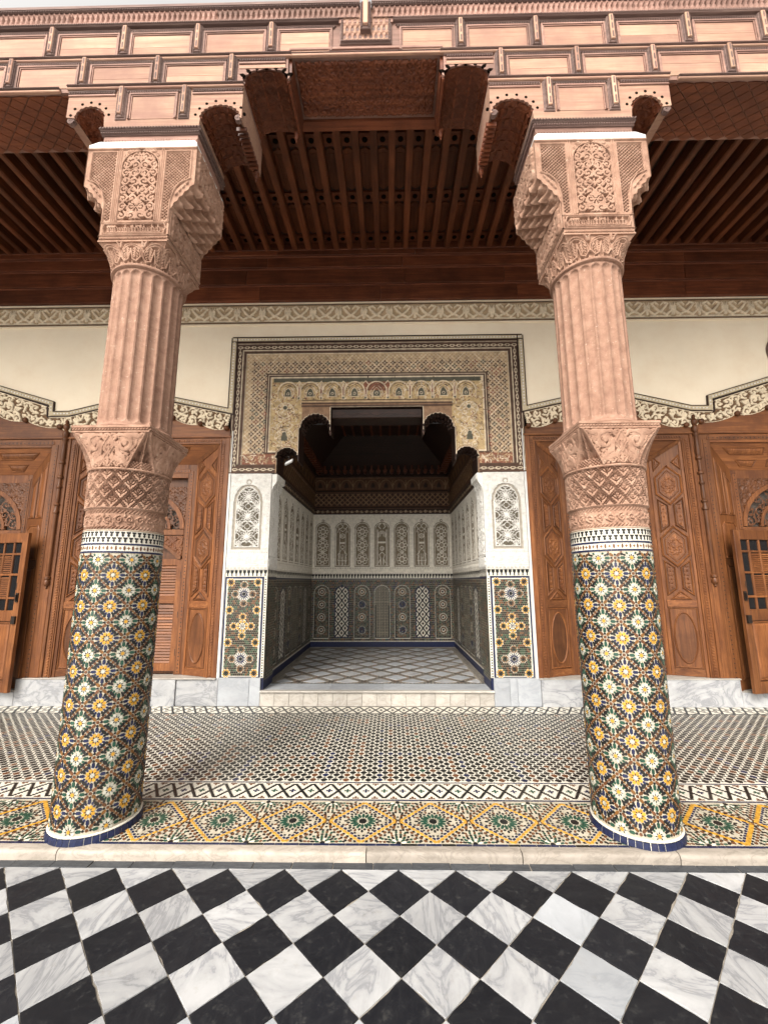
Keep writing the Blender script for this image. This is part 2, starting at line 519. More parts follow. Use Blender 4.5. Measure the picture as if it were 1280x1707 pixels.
M = {}
M['pale_wood'] = wood('pale weathered cedar', (.27, .15, .098), (.38, .225, .152), (.445, .285, .20), 'x', .8, stain=(.27, .14, .105), rv=(.84, 1.16))
M['pale_wood_z'] = wood('pale weathered cedar upright', (.33, .18, .115), (.45, .275, .18), (.54, .355, .25), 'z', .75, stain=(.34, .17, .13))
M['rose_wood'] = wood('pinkish weathered cedar', (.21, .11, .082), (.30, .168, .128), (.37, .228, .18), 'x', .75)
M['grey_wood'] = wood('grey weathered moulding', (.085, .052, .044), (.15, .096, .08), (.25, .17, .14), 'x', .75, stain=(.12, .07, .06))
M['cedar'] = wood('dark cedar', (.072, .019, .008), (.14, .039, .016), (.21, .067, .027), 'x', .5)
M['cedar_y'] = wood('dark cedar joist', (.06, .016, .006), (.125, .036, .013), (.19, .06, .023), 'y', .5)
M['cedar_dark'] = wood('blackened cedar', (.014, .006, .004), (.03, .012, .007), (.05, .02, .011), 'x', .55)
M['door'] = wood('varnished cedar', (.09, .029, .009), (.178, .063, .019), (.275, .108, .035), 'z', .5, stain=(.085, .027, .009))
M['door_x'] = wood('varnished cedar rail', (.09, .029, .009), (.178, .063, .019), (.275, .108, .035), 'x', .5, stain=(.085, .027, .009))
M['door_dark'] = wood('dark varnished cedar', (.065, .023, .008), (.12, .043, .015), (.18, .07, .025), 'z', .45)
M['pink_stone'] = stone('carved pink stone', (.195, .105, .07), (.325, .192, .132), (.42, .272, .198), .88, 9, .8, spot=(.50, .385, .29))
M['flute_stone'] = stone('fluted pink stone', (.205, .11, .075), (.285, .165, .115), (.34, .21, .152), .88, 15, .9, spot=(.52, .41, .32), blotch=.25)
M['white_plaster'] = stone('white plaster', (.50, .49, .465), (.56, .55, .525), (.60, .59, .565), .9, 7, .4, blotch=.3)
M['cream_plaster'] = stone('cream plaster', (.81, .675, .505), (.845, .725, .555), (.86, .75, .585), .92, 3, .5, blotch=.22)
M['stucco'] = stone('white stucco', (.58, .555, .505), (.65, .63, .585), (.70, .685, .645), .9, 12, .5)
M['grout'] = stone('tile grout', (.31, .27, .20), (.42, .375, .29), (.50, .455, .365), .8, 24, .5)
M['tan_fillet'] = stone('tan carved fillet', (.40, .32, .20), (.50, .41, .28), (.56, .47, .33), .9, 14, .5)
M['stucco_col'] = paint('carved two tone stucco', .88, .18, 20, .4)
M['painted_wood'] = paint('painted cedar', .65, .3, 11, .3)
M['painted_dark'] = paint('dark painted cedar', .6, .25, 11, .3)
M['mosaic_paint'] = paint('small mosaic', .4, .22, 30, .25, .25)
M['marble'] = marble('white marble', (.41, .412, .415), (.19, .195, .21), (.25, .23, .195), .40, 2.4, .85)
M['marble_grey'] = marble('blue grey marble', (.38, .395, .415), (.25, .265, .285), (.30, .29, .27), .45, 2.2, .6)
M['marble_cream'] = marble('cream marble', (.47, .435, .385), (.31, .28, .24), (.36, .29, .21), .5, 4)
M['kerb_marble'] = marble('worn kerb marble', (.36, .315, .265), (.22, .19, .155), (.22, .17, .125), .6, 5)
M['black_marble'] = marble('black marble', (.009, .0095, .0125), (.024, .024, .026), (.075, .072, .066), .5, 3, .3, 9.0, .22)
M['slate'] = marble('dark worn slate', (.036, .040, .047), (.085, .09, .095), (.10, .09, .08), .5, 5, .5)
M['mortar'] = stone('mortar', (.20, .175, .145), (.27, .24, .2), (.33, .3, .26), .95, 20, .5)
PALC = dict(white=(.62, .585, .50), black=(.012, .012, .011), yellow=(.50, .265, .036), pale=(.44, .43, .36), green=(.017, .060, .038), blue=(.012, .017, .052),
            brown=(.125, .050, .020), ochre=(.175, .078, .021))
KEYS = list(PALC)
for k in KEYS: M['t_'+k] = glaze(k+' glazed tile', PALC[k], .36 if k != 'white' else .5, .4 if k != 'white' else .14)
TM = [M['t_'+k] for k in KEYS]
TI = {k: i for i, k in enumerate(KEYS)}
m, nt, p = nodes('dark iron'); p.inputs['Base Color'].default_value = (.03, .022, .018, 1); p.inputs['Roughness'].default_value = .45; p.inputs['Metallic'].default_value = .6; M['iron'] = m
m, nt, p = nodes('dark glass'); p.inputs['Base Color'].default_value = (.012, .012, .013, 1); p.inputs['Roughness'].default_value = .06; M['glass'] = m
m, nt, p = nodes('white plastic'); p.inputs['Base Color'].default_value = (.75, .75, .73, 1); p.inputs['Roughness'].default_value = .4; M['plastic'] = m
m, nt, p = nodes('painted room shade'); p.inputs['Base Color'].default_value = (.06, .045, .035, 1); p.inputs['Roughness'].default_value = .9; M['room'] = m  # dark base colour stands in for shade in the unlit interior
m, nt, p = nodes('painted opening shade'); p.inputs['Base Color'].default_value = (.006, .004, .003, 1); p.inputs['Roughness'].default_value = 1; p.inputs['Specular IOR Level'].default_value = 0; M['opening_shade'] = m  # even black standing in for shade inside holes and cut-outs
# ================================================================ STRUCTURE: court paving
ZC, ZG, ZA = .057, .11, .30           # court, gallery and alcove floor levels
YK = 2.757                            # front of the kerb
YW = 5.70                             # wall plane
D = .1645; Y0 = 2.6976; X0 = .2271    # diagonal chequer: half diagonal, first apex row, one apex

mb = MB(); mb.add([(-150, -150, ZC-.012), (150, -150, ZC-.012), (150, YK+.03, ZC-.012), (-150, YK+.03, ZC-.012)], [(0, 1, 2, 3)])
m, nt, p = nodes('far chequer paving')
v = coords(nt, (1, 1, 1), 0, (0, 0, R(45)))
ck = nt.nodes.new('ShaderNodeTexChecker'); ck.inputs['Scale'].default_value = 1/(D*math.sqrt(2))
ck.inputs[1].default_value = (.64, .635, .63, 1); ck.inputs[2].default_value = (.02, .02, .022, 1)
nt.links.new(v, ck.inputs[0]); nt.links.new(ck.outputs[0], p.inputs['Base Color']); p.inputs['Roughness'].default_value = .45
court = mb.build('courtyard_floor', m, kind='structure')
mb = MB(); mb.add([(-4.2, .7, ZC-.006), (4.2, .7, ZC-.006), (4.2, YK+.02, ZC-.006), (-4.2, YK+.02, ZC-.006)], [(0, 1, 2, 3)])
mb.build('mortar_bed', M['mortar'], court)

def diamond(d, seed, half=False):
    """one square slab set on its corner, now and then with a chipped arris"""
    r = random.Random(seed); g = .0016
    c = [(0, -(d-g)), (d-g, 0), (0, d-g), (-(d-g), 0)] if not half else [(0, -(d-g)), (d-2*g, -g*.6), (-(d-2*g), -g*.6)]
    P = []
    n = len(c)
    for i in range(n):
        a, b = np.array(c[i]), np.array(c[(i+1) % n])
        P.append(tuple(a*.985))
        for k in range(1, 5):
            t = (k + r.uniform(-.3, .3))/5
            e = r.random()
            w = .0008 if e < .82 else r.uniform(.003, .009)
            q = a + (b-a)*t
            P.append(tuple(q*(1 - w/d)))
    return P
var = []
for k in range(5):
    o = []
    for half in (False, True):
        mb = MB(); mb.zprism(diamond(D, 40+k, half), -.01, 0, b=.0012)
        o.append(mb)
    var.append(o)
def mesh_of(mb, name, mat):
    o = mb.build(name, mat); me = o.data; bpy.data.objects.remove(o); return me
WH = [mesh_of(v_[0], 'marble_tile', M['marble']) for v_ in var]
WG = [mesh_of(v_[0], 'marble_tile', M['marble_grey']) for v_ in var]
BK = [mesh_of(v_[0], 'marble_tile', M['black_marble']) for v_ in var]
HF = [mesh_of(v_[1], 'marble_tile', M['marble']) for v_ in var]
for j in range(0, 11):
    for i in range(-13, 13):
        if j == 0: me = random.choice(HF); x = X0 + (2*i+1)*D
        elif j % 2: me = random.choice(BK); x = X0 + 2*i*D
        else: me = random.choice(WG) if random.random() < .16 else random.choice(WH); x = X0 + (2*i+1)*D
        o = put('marble_tile', me, court, None, (x, Y0 - j*D, ZC + random.uniform(-.0012, .0012)))
        if j: o.rotation_euler = (random.gauss(0, .0022), random.gauss(0, .0022), random.choice((0, PI/2, PI, 1.5*PI)) + random.uniform(-.004, .004))
# slate strip in front of the kerb
x = -4.2
while x < 4.2:
    L = .236 + random.uniform(-.012, .012)
    sk = random.uniform(-.006, .006)
    mb = MB(); mb.zprism([(x+.002, Y0+.002), (x+L-.002+sk, Y0+.002), (x+L-.002, YK-.002), (x+.002, YK-.002)], ZC-.01, ZC+random.uniform(-.001, .003), b=.002)
    mb.build('slate_slab', M['slate'], court, loc=(x+L/2, (Y0+YK)/2, ZC)); x += L

# ================================================================ kerb
kerb = tag(bpy.data.objects.new('kerb', None), kind='structure'); col.objects.link(kerb); ORG[kerb.name] = np.zeros(3)
seams = [-8, -6.6, -5.2, -3.6, -1.823, .036, .959, 1.879, 3.3, 4.9, 6.4, 8]
for a, b in zip(seams, seams[1:]):
    # worn rounded nose, lifted a little unevenly
    n = 14; xs = np.linspace(a+.003, b-.003, n); prof = [(0, -.06), (0, .030), (.003, .042), (.010, .049), (.022, .0525), (.066, .053), (.066, -.06)]
    V = []; F = []; k = len(prof)
    for x in xs:
        wv = .0022*math.sin(x*5.1) + random.uniform(-.0012, .0012)
        for yy, zz in prof: V.append((x, YK + yy + (wv if yy < .02 else 0), ZC + zz + (wv*.6 if .03 < zz < .0526 else 0)))
    for i in range(n-1):
        for j in range(k-1): F.append((i*k+j, (i+1)*k+j, (i+1)*k+j+1, i*k+j+1))
    F += [tuple(range(k)), tuple((n-1)*k+j for j in range(k))[::-1]]
    mb = MB(); mb.add(V, F); mb.build('kerb_stone', M['kerb_marble'], kerb, smooth=True, loc=((a+b)/2, YK+.03, ZG))

# ================================================================ gallery floor mosaic
mb = MB(); mb.box(-9, 9, YK+.06, YW+.6, ZG-.3, ZG-.0025)
gal = mb.build('gallery_floor', M['grout'], kind='structure')

def shape(kind, L, W):
    if kind == 'loz': return [(-L/2, 0), (-L*.28, -W*.42), (L*.28, -W*.42), (L/2, 0), (L*.28, W*.42), (-L*.28, W*.42)]
    if kind == 'oval': return [(L/2*math.cos(a), W/2*math.sin(a)) for a in np.linspace(0, 2*PI, 9)[:-1]]
    if kind == 'petal': return [(-L/2, 0), (-L*.1, -W/2), (L*.36, -W*.4), (L/2, 0), (L*.36, W*.4), (-L*.1, W/2)]
    if kind == 'sq': return [(-L/2, -W/2), (L/2, -W/2), (L/2, W/2), (-L/2, W/2)]
    if kind == 'dia': return [(-L/2, 0), (0, -W/2), (L/2, 0), (0, W/2)]
    if kind == 'hexa': return [(-L/2, 0), (-L*.16, -W/2), (L*.16, -W/2), (L/2, 0), (L*.16, W/2), (-L*.16, W/2)]
    if kind == 'kite': return [(-L/2, 0), (0, -W/2), (L/2, -W*.25), (L/2, W*.25), (0, W/2)]
def at(kind, L, W, x, y, a):
    c, s_ = math.cos(a), math.sin(a)
    return [(x + c*p-s_*q, y + s_*p+c*q) for p, q in shape(kind, L, W)]

field = MB()
def tile(kind, L, W, x, y, a, k, j=True, mbx=None, h=.0025):
    if j: x += random.gauss(0, .0007); y += random.gauss(0, .0007); a += random.gauss(0, .03)
    if 2.85 < y < 3.34 and kind != 'sq': L *= 1.16; W *= 1.26
    P = at(kind, L, W, x, y, a); n = len(P); z1 = ZG + random.uniform(-.0004, .0006)
    mbt = mbx or field
    mbt.add([(p[0], p[1], ZG-.003) for p in P] + [(p[0], p[1], z1) for p in P],
              [tuple(n+i for i in range(n))] + [(i, (i+1) % n, n+(i+1) % n, n+i) for i in range(n)], TI[k])

# blue tiles behind the kerb, each one laid by hand
x = -4.6
while x < 4.6:
    L = random.choice((.05, .07, .085, .1))
    mb = MB(); mb.zprism([(x+.0015, 2.8235), (x+L-.0015+random.uniform(-.003, .003), 2.8235), (x+L-.0015, 2.8425), (x+.0015, 2.8425)], ZG-.003, ZG+.001, b=.001)
    mb.build('edge_tile', M['t_blue'] if random.random() < .94 else M['t_black'], gal, loc=(x+L/2, 2.833, ZG)); x += L

# rosette border
yc = 3.089; PX = .4715; hy = .245
ypiece = {}
def ring(cx, cy, r, n, kind, L, W, cols, ph=0, test=None, rad=True):
    for i in range(n):
        a = 2*PI*(i+ph)/n
        x, y = cx + r*math.cos(a), cy + r*math.sin(a)
        if test and not test(x, y): continue
        tile(kind, L, W, x, y, a if rad else a+PI/2, cols[i % len(cols)])
inb = lambda x, y: 2.85 < y < 3.331
for i in range(-9, 10):
    cx = -.005 + i*PX
    ring(cx, yc, 0, 1, 'oval', .046, .046, ['black'])
    ring(cx, yc, .061, 16, 'petal', .048, .0165, ['green'])
    ring(cx, yc, .097, 16, 'dia', .022, .017, ['black'], .5)
    ring(cx, yc, .113, 16, 'loz', .024, .013, ['black', 'brown'], 0)
    A, B = .222, .232
    for f, k, L, W, n, kind in ((1.0, 'yellow', .036, .024, 9, 'loz'), (.87, 'blue', .022, .014, 8, 'loz'), (.76, 'black', .018, .013, 6, 'dia'),
                                (1.12, 'black', .021, .015, 10, 'dia'), (1.23, 'brown', .024, .017, 10, 'loz'), (1.345, 'black', .021, .016, 11, 'dia')):
        for sx, sy in ((1, 1), (-1, 1), (-1, -1), (1, -1)):
            for q in range(n):
                t = (q+.5)/n
                x, y = cx + sx*A*f*(1-t), yc + sy*B*f*t
                if not inb(x, y) or abs(x-cx) > PX/2-.006 and f > 1.05: continue
                a = math.atan2(sy*B, -sx*A)
                if f < .9 and math.hypot(x-cx, y-yc) < .123: continue
                if k == 'yellow' and abs(i) <= 3:
                    key = (sx, sy)
                    if key not in ypiece:
                        m1 = MB(); m1.zprism(at('loz', L*.98, W*.95, 0, 0, a), -.003, .0009, b=.0012); ypiece[key] = mesh_of(m1, 'mosaic_tile', M['t_yellow'])
                    o = put('mosaic_tile', ypiece[key], gal, None, (x+random.gauss(0, .0007), y+random.gauss(0, .0007), ZG)); o.rotation_euler[2] = random.gauss(0, .03)
                else: tile(kind, L, W, x, y, a, k)
    for sy in (1, -1):   # half stars between the diamonds
        ox, oy = cx + PX/2, yc + sy*.238
        ring(ox, oy, 0, 1, 'oval', .026, .026, ['black'], 0, inb)
        for r_, n, kind, L, W, cols in ((.036, 12, 'petal', .028, .0125, ['white', 'green']), (.064, 16, 'loz', .026, .014, ['green', 'black']), (.088, 20, 'dia', .021, .016, ['brown', 'green', 'black']),
                                        (.112, 24, 'loz', .02, .013, ['green', 'brown']), (.133, 28, 'dia', .019, .015, ['black'])):
            ring(ox, oy, r_, n, kind, L, W, cols, .5, lambda x, y: inb(x, y) and abs(x-cx)/A + abs(y-yc)/B > 1.40 and abs(x-cx-PX)/A + abs(y-yc)/B > 1.40)
for i in range(-10, 10):
    ox = -.005 + (i+.5)*PX
    for k in range(-4, 5):
        for dx in (-.012, .012): tile('loz', .019, .014, ox+dx*(1+abs(k)*.35), yc+k*.0195, PI/2, ['brown', 'black', 'ochre'][(k+9) % 3])
    for k in (-3.5, -1.5, .5, 2.5): tile('dia', .016, .014, ox, yc+k*.0195, 0, 'black')
# blue and white guard lines
def bar(y0, y1, k, step):
    x = -5.8
    while x < 5.8:
        L = step*random.uniform(.8, 1.2)
        tile('sq', L-.002, y1-y0, x+L/2, (y0+y1)/2, 0, k, False); x += L
def sheet(y0, y1, k):
    for i in range(-29, 29): field.add([(i*.2, y0, ZG-.0016), (i*.2+.199, y0, ZG-.0016), (i*.2+.199, y1, ZG-.0016), (i*.2, y1, ZG-.0016)], [(0, 1, 2, 3)], TI[k])
sheet(3.368, 3.62, 'white'); sheet(5.388, 5.65, 'white'); sheet(3.634, 5.371, 'white')
bar(3.352, 3.366, 'blue', .09); bar(3.621, 3.633, 'blue', .09); bar(5.372, 5.386, 'black', .12); bar(5.652, 5.664, 'black', .12)
# band of black diamonds built up from little squares
g = .0172; W8 = .141
for i in range(-34, 35):
    cx = -.008 + i*W8; y1 = 3.4935; ccol = 'green' if i % 2 else 'blue'
    for q in range(7):
        t = q/7
        for sx, sy in ((1, 1), (-1, 1), (-1, -1), (1, -1)):
            tile('sq', g*1.3, g*1.12, cx + sx*W8/2*(1-t), y1 + sy*.113*t, 0, 'black', False)
    for dx, dy in ((0, 0), (1, 0), (-1, 0), (0, 1), (0, -1)): tile('sq', g*.86, g*.86, cx+dx*g, y1+dy*g, 0, ccol, False)
    for sy in (1, -1):
        for dx, dy in ((-1, 0), (0, 0), (1, 0), (0, 1)): tile('sq', g*.86, g*.86, cx+W8/2+dx*g, y1+sy*(.108-dy*g), 0, 'brown', False)
# main field: dark lozenges, black dots, concentric colour squares
def fcol(i, j):
    if j % 2: return 'black'
    a = (i+40) % 13-6; b = (j//2) % 9-2
    k = max(abs(a), abs(b))
    u_ = random.random()
    if u_ < .15 + .017*j: return 'black'
    return ['green', 'brown', 'black', 'brown', 'blue', 'black', 'brown'][k % 7]
for j in range(0, 40):
    y = 3.672 + j*.0431
    if y > 5.355: break
    for i in range(-64, 65):
        x = i*.09 + (.045 if j % 2 else 0)
        if abs(x) > 5.75: continue
        tile('hexa', .060, .050, x, y, 0, fcol(i, j))
        tile('sq', .017, .015, x+.045, y, 0, 'black')
# zigzag band at the foot of the plinth
for i in range(-41, 42):
    cx = -.08 + i*.142
    for sx, sy in ((1, 1), (-1, 1), (-1, -1), (1, -1)):
        for q in range(5):
            t = (q+.5)/5
            tile('sq', .031, .024, cx + sx*.071*(1-t), 5.518 + sy*.128*t, math.atan2(sy*.128, -sx*.071), 'black', False)
    tile('dia', .042, .078, cx, 5.518, 0, 'black', False)
f_ = field.build('mosaic_field', TM, gal, kind='stuff')

# ================================================================ tiled columns
CX0, CY0, CR = 1.795, 3.06, .26
colA = thing('tiled_column', 'left mosaic column of yellow and white flower tiles under carved pink stone, beside the portal', 'column', (-CX0, CY0, ZG), 'pair of tiled columns')
O = ORG[colA.name]
def cyl(u, v, h, r=CR): # u metres round the column, measured from the face towards the court
    a = PI/2 + u/CR
    return O[0] + (r+h)*np.cos(a), O[1] + (r+h)*np.sin(a), v
CIRC = 2*PI*CR
mb = MB()
mb.lathe([(.273, ZG-.002), (.270, ZG+.020), (.266, ZG+.034), (.258, ZG+.038)], O[0], O[1], 64)
mb.build('base_bed', M['t_white'], colA, smooth=True)
mb = MB()
for i in range(3):
    a0, a1 = .02, 2*PI/42-.02
    V = []
    aa = np.linspace(.008, 2*PI/42-.008, 4)
prof = [(.2765, ZG), (.2735, ZG+.020), (.2705, ZG+.036)]
V = []; F = []
aa = np.linspace(.006, 2*PI/42-.006, 4)
for r_, z_ in prof:
    for a in aa: V.append((O[0]+r_*math.cos(a), O[1]+r_*math.sin(a), z_))
for j in range(2):
    for i in range(3): F.append((j*4+i, j*4+i+1, (j+1)*4+i+1, (j+1)*4+i))
for (a, b) in ((0, 4), (4, 8)):
    for e in (0, 3):
        r0, z0 = prof[a//4]; r1, z1 = prof[b//4]
        k = len(V); V += [(O[0]+(r0-.01)*math.cos(aa[e]), O[1]+(r0-.01)*math.sin(aa[e]), z0), (O[0]+(r1-.01)*math.cos(aa[e]), O[1]+(r1-.01)*math.sin(aa[e]), z1)]
        F.append((a+e, b+e, k+1, k))
k = len(V); V += [(O[0]+(prof[2][0]-.012)*math.cos(a), O[1]+(prof[2][0]-.012)*math.sin(a), prof[2][1]) for a in aa]
for i in range(3): F.append((8+i, 9+i, k+i+1, k+i))
mb.add(V, F)
o = mb.build('base_tile', M['t_blue'], colA); bm_ = o.data
for i in range(1, 42):
    q = put('base_tile', bm_, colA); q.rotation_euler[2] = i*2*PI/42 + random.gauss(0, .002)
mb = MB(); mb.lathe([(.256, ZG+.037), (.266, ZG+.038), (.2685, ZG+.042), (.266, ZG+.047), (.256, ZG+.049)], O[0], O[1], 64)
mb.build('white_fillet', M['t_white'], colA, smooth=True)
mb = MB(); mb.lathe([(CR-.0025, ZG+.03), (CR-.0025, 2.06)], O[0], O[1], 72)
mb.build('shaft_core', M['grout'], colA, smooth=True)
# 8 x 8 repeat of two kinds of flower
CU, CVV = CIRC/8, .2085
cell = []
def pc(kind, L, W, x, y, a, k, big=False): cell.append((kind, L, W, x, y, a, k, big))
for (fx, fy, pet, ax_, ctr) in ((0, 0, 'yellow', 'blue', 'pale'), (.5, .5, 'pale', 'green', 'yellow')):
    pc('oval', .10, .10, fx, fy, 0, ctr)
    for i in range(8):
        a = i*PI/4; a2 = a+PI/8
        pc('petal', .110, .088, fx+.130*math.cos(a2), fy+.130*math.sin(a2), a2, pet, True)
        pc('dia', .056, .032, fx+.092*math.cos(a), fy+.092*math.sin(a), a, 'black')
        if i % 2 == 0: pc('loz', .160, .096, fx+.276*math.cos(a), fy+.284*math.sin(a), a, ax_)
        else:
            pc('loz', .080, .060, fx+.204*math.cos(a), fy+.212*math.sin(a), a, ax_)
            pc('oval', .165, .090, fx+.275*math.cos(a), fy+.275*math.sin(a), a+PI/2, 'black')
        pc('loz', .088, .064, fx+.238*math.cos(a2), fy+.243*math.sin(a2), a2, ax_ if i % 3 else 'black')
        pc('oval', .088, .076, fx+.318*math.cos(a2), fy+.318*math.sin(a2), a2, 'black')
for (nx_, ny_) in ((.5, 0), (0, .5)):
    pc('oval', .088, .088, nx_, ny_, 0, 'brown')
    for i in range(4):
        a = PI/4+i*PI/2
        pc('oval', .150, .086, nx_+.142*math.cos(a), ny_+.142*math.sin(a), a, 'ochre' if (i+int(nx_*2)) % 2 else 'brown')
        pc('oval', .070, .066, nx_+.104*math.cos(a+PI/4), ny_+.104*math.sin(a+PI/4), a+PI/4, 'black')
for (mx, my) in ((.25, .25), (.75, .25), (.25, .75), (.75, .75)):
    pc('oval', .080, .078, mx, my, 0, 'brown')
    for i in range(2):
        a = (PI/4 if mx == my else -PI/4) + PI/2 + i*PI
        pc('oval', .062, .052, mx+.090*math.cos(a), my+.090*math.sin(a), a, 'brown' if i else 'ochre')
def wrap(P, th, zc_, r0, r1, tilt=0.0):
    V = []; g1, g2 = random.gauss(0, tilt), random.gauss(0, tilt)
    for rr_ in (r0, r1):
        for p_ in P:
            a = th + p_[0]/CR; q = rr_ + (g1*p_[0]+g2*p_[1] if rr_ == r1 else 0)
            V.append((O[0]+q*math.cos(a), O[1]+q*math.sin(a), zc_+p_[1]))
    n = len(P)
    return V, [tuple(n+i for i in range(n))] + [(i, (i+1) % n, n+(i+1) % n, n+i) for i in range(n)]
stuff = MB(); singles = {}
Z0F = .287
for i in range(8):
    for j in range(-1, 9):
        for c, (kind, L, W, x, y, a, k, big) in enumerate(cell):
            zz = Z0F + (j+y)*CVV
            if zz < .164 or zz > 1.89: continue
            P = [(p_[0]*CU, p_[1]*CVV) for p_ in at(kind, L*1.06, W*1.06, 0, 0, a)]
            P = [(p_[0], max(p_[1], .1615-zz)) for p_ in P]
            if max(p_[1] for p_ in P)+zz > 1.9: continue
            th = R(-67.5) + (i+x)*CU/CR
            if big and i in (6, 7, 0) and ((i != 6) if x < .4 else (i != 0)) and 0 <= j <= 8 and len(singles) < 500:
                singles[(c, i, j)] = (P, th, zz, k)
            else:
                P2 = [(q+random.gauss(0, .0003), w+random.gauss(0, .0003)) for q, w in P]
                V, F = wrap(P2, th, zz, CR-.003, CR+random.uniform(.0003, .0012), .05); stuff.add(V, F, TI[k])
cache = {}
for n_, ((c, i, j), (P, th, zz, k)) in enumerate(singles.items()):
    if n_ >= 300:
        V, F = wrap(P, th, zz, CR-.003, CR+.0006); stuff.add(V, F, TI[k]); continue
    if c not in cache:
        V, F = wrap(P, 0, 0, CR-.003, CR+.0010); m1 = MB(); m1.add([(a_-O[0], b_-O[1], z_) for a_, b_, z_ in V], F)
        cache[c] = mesh_of(m1, 'mosaic_tile', M['t_'+k])
    o = put('mosaic_tile', cache[c], colA, None, (0, 0, zz-ZG)); o.rotation_euler[2] = th
# bands at the head of the mosaic
def rnd(kind, L, W, n, z, k, ph=0, a=0, pick=None):
    for i in range(n):
        if pick and not pick(i): continue
        V, F = wrap(at(kind, L, W, 0, 0, a), -PI/2+2*PI*(i+ph)/n, z, CR-.003, CR+.0008); stuff.add(V, F, TI[k])
for z_ in (1.9035, 1.958): rnd('sq', CIRC/48-.0012, .013, 48, z_, 'blue')
rnd('oval', .014, .032, 64, 1.9305, 'brown', pick=lambda i: i % 2 == 0)
for a_ in (0, PI/2): rnd('dia', .026, .010, 64, 1.9305, 'ochre', a=a_, pick=lambda i: i % 2)
def merlon(z, up, ph):
    P = [(-.0135, 0), (.0135, 0), (.0105, .012), (.004, .015), (.0085, .024), (.0035, .034), (-.0035, .034), (-.0085, .024), (-.004, .015), (-.0105, .012)]
    for i in range(48):
        Q = [(p_[0], (p_[1] if up else .038-p_[1])) for p_ in P]
        V, F = wrap(Q, -PI/2+2*PI*(i+ph)/48, z, CR-.003, CR+.0008); stuff.add(V, F, TI['black'])
merlon(2.006, False, 0); merlon(1.967, False, .5)
for i in range(48):
    V, F = wrap([(-CIRC/96, 0), (CIRC/96, 0), (CIRC/96, .0835), (-CIRC/96, .0835)], -PI/2+2*PI*i/48, 1.9645, CR-.004, CR-.0012); stuff.add(V, F, TI['white'])
    V, F = wrap([(-CIRC/96, 0), (CIRC/96, 0), (CIRC/96, .043), (-CIRC/96, .043)], -PI/2+2*PI*i/48, 1.909, CR-.004, CR-.0012); stuff.add(V, F, TI['white'])
stuff.build('mosaic', TM, colA, kind='stuff')

# ---- carved drum
cv = Cv(0, CIRC, 2.048, 2.495, 310)
def ropeband(z, hgt):
    n = 64
    cv.rect(-1, 9, z-hgt, z+hgt, .004)
    for i in range(n+1):
        x = i*CIRC/n
        cv.line(x-.010, z-hgt*.75, x+.010, z+hgt*.75, .0045, -.003)
ropeband(2.072, .011); ropeband(2.186, .011); cv.rect(-1, 9, 2.05, 2.057, .007); cv.rect(-1, 9, 2.203, 2.209, .006)
for i in range(25):   # running vine
    x = (i+.5)*CIRC/24
    cv.scroll(x, 2.129, .027, 1 if i % 2 else -1, PI/2 if i % 2 else -PI/2, .0042, .007, leaves=True)
    cv.leaf(x+CIRC/48, 2.129+(.016 if i % 2 else -.016), PI/2 if i % 2 else -PI/2, .03, .012, .007)
LW = CIRC/16; LH = .128
cv.H = np.where(cv.v[:, None] > 2.212, .012, cv.H)
for i in range(17):
    for j in range(4):
        for hh in (0, 1):
            x = (i+.5*hh)*LW; z = 2.205 + (j+.5*hh)*LH
            if z > 2.56: continue
            # stepped double lattice cut as grooves, a three pointed leaf in every mesh
            for off in (0, .0115):
                for sx in (-1, 1):
                    pts = [(x+sx*(LW/2*(1-q/10) - off*.8) + (.003 if q % 2 else -.003), z+LH/2*q/10-off*.55) for q in range(11)]
                    pts = [p_ for p_ in pts if 2.214 < p_[1] < 2.492]
                    if len(pts) > 1: cv.stroke(pts, .0022, -.006, edge=.003)
            z2 = z+.002
            if 2.235 < z2 < 2.475:
                for pts in ([(0, .034), (.012, .014), (.007, -.004), (0, -.012), (-.007, -.004), (-.012, .014), (0, .034)],
                            [(.009, .004), (.022, .013), (.030, .006), (.020, -.012), (0, -.024), (-.020, -.012), (-.030, .006), (-.022, .013), (-.009, .004)], [(0, -.024), (0, -.036)]):
                    cv.stroke([(x+p_[0], z2+p_[1]) for p_ in pts if 2.214 < z2+p_[1] < 2.492], .0024, -.007, edge=.003)
                cv.stroke([(x, z2+.004), (x, z2+.022)], .0022, -.005, edge=.003)
relief('carved_drum', cv, lambda u, v, h: cyl(u, v, h*1.6-.016, CR+.005), M['pink_stone'], colA)
mb = MB(); mb.lathe([(.255, 2.482), (.274, 2.483), (.278, 2.490), (.274, 2.497), (.255, 2.499)], O[0], O[1], 64); mb.build('neck_ring', M['pink_stone'], colA, smooth=True)

# ---- lower capital: four flared faces, honeycomb corners
HWD = .275
def flare(z0, z1, r, a, pw):
    def fn(u, v, h):
        s_ = u/HWD; t = np.clip((v-z0)/(z1-z0), 0, 1); f = t**pw; ph = s_*PI/4
        cx_ = r*np.sin(ph); cy_ = -r*np.cos(ph); X = cx_*(1-f)+s_*a*f; Y = cy_*(1-f)-a*f
        h = h*np.clip((1-np.abs(s_))/.06, 0, 1)
        nx_ = np.sin(ph)*(1-f); ny_ = -(np.cos(ph)*(1-f)+f)
        return O[0]+X+nx_*h, O[1]+Y+ny_*h, v+h*.0
    return fn
def facing(name, me):
    for k in range(4):
        o = put(name, me, colA); o.rotation_euler[2] = k*PI/2
def cap_canvas(z0, z1):
    cv = Cv(-HWD, HWD, z0, z1, 320)
    U = cv.u[None, :]; V = cv.v[:, None]; t = (V-z0)/(z1-z0); s_ = np.abs(U)/HWD
    return cv, t, s_
cv, t, s_ = cap_canvas(2.495, 2.752)
lim = .56+.40*t
inside = s_ < lim-.03
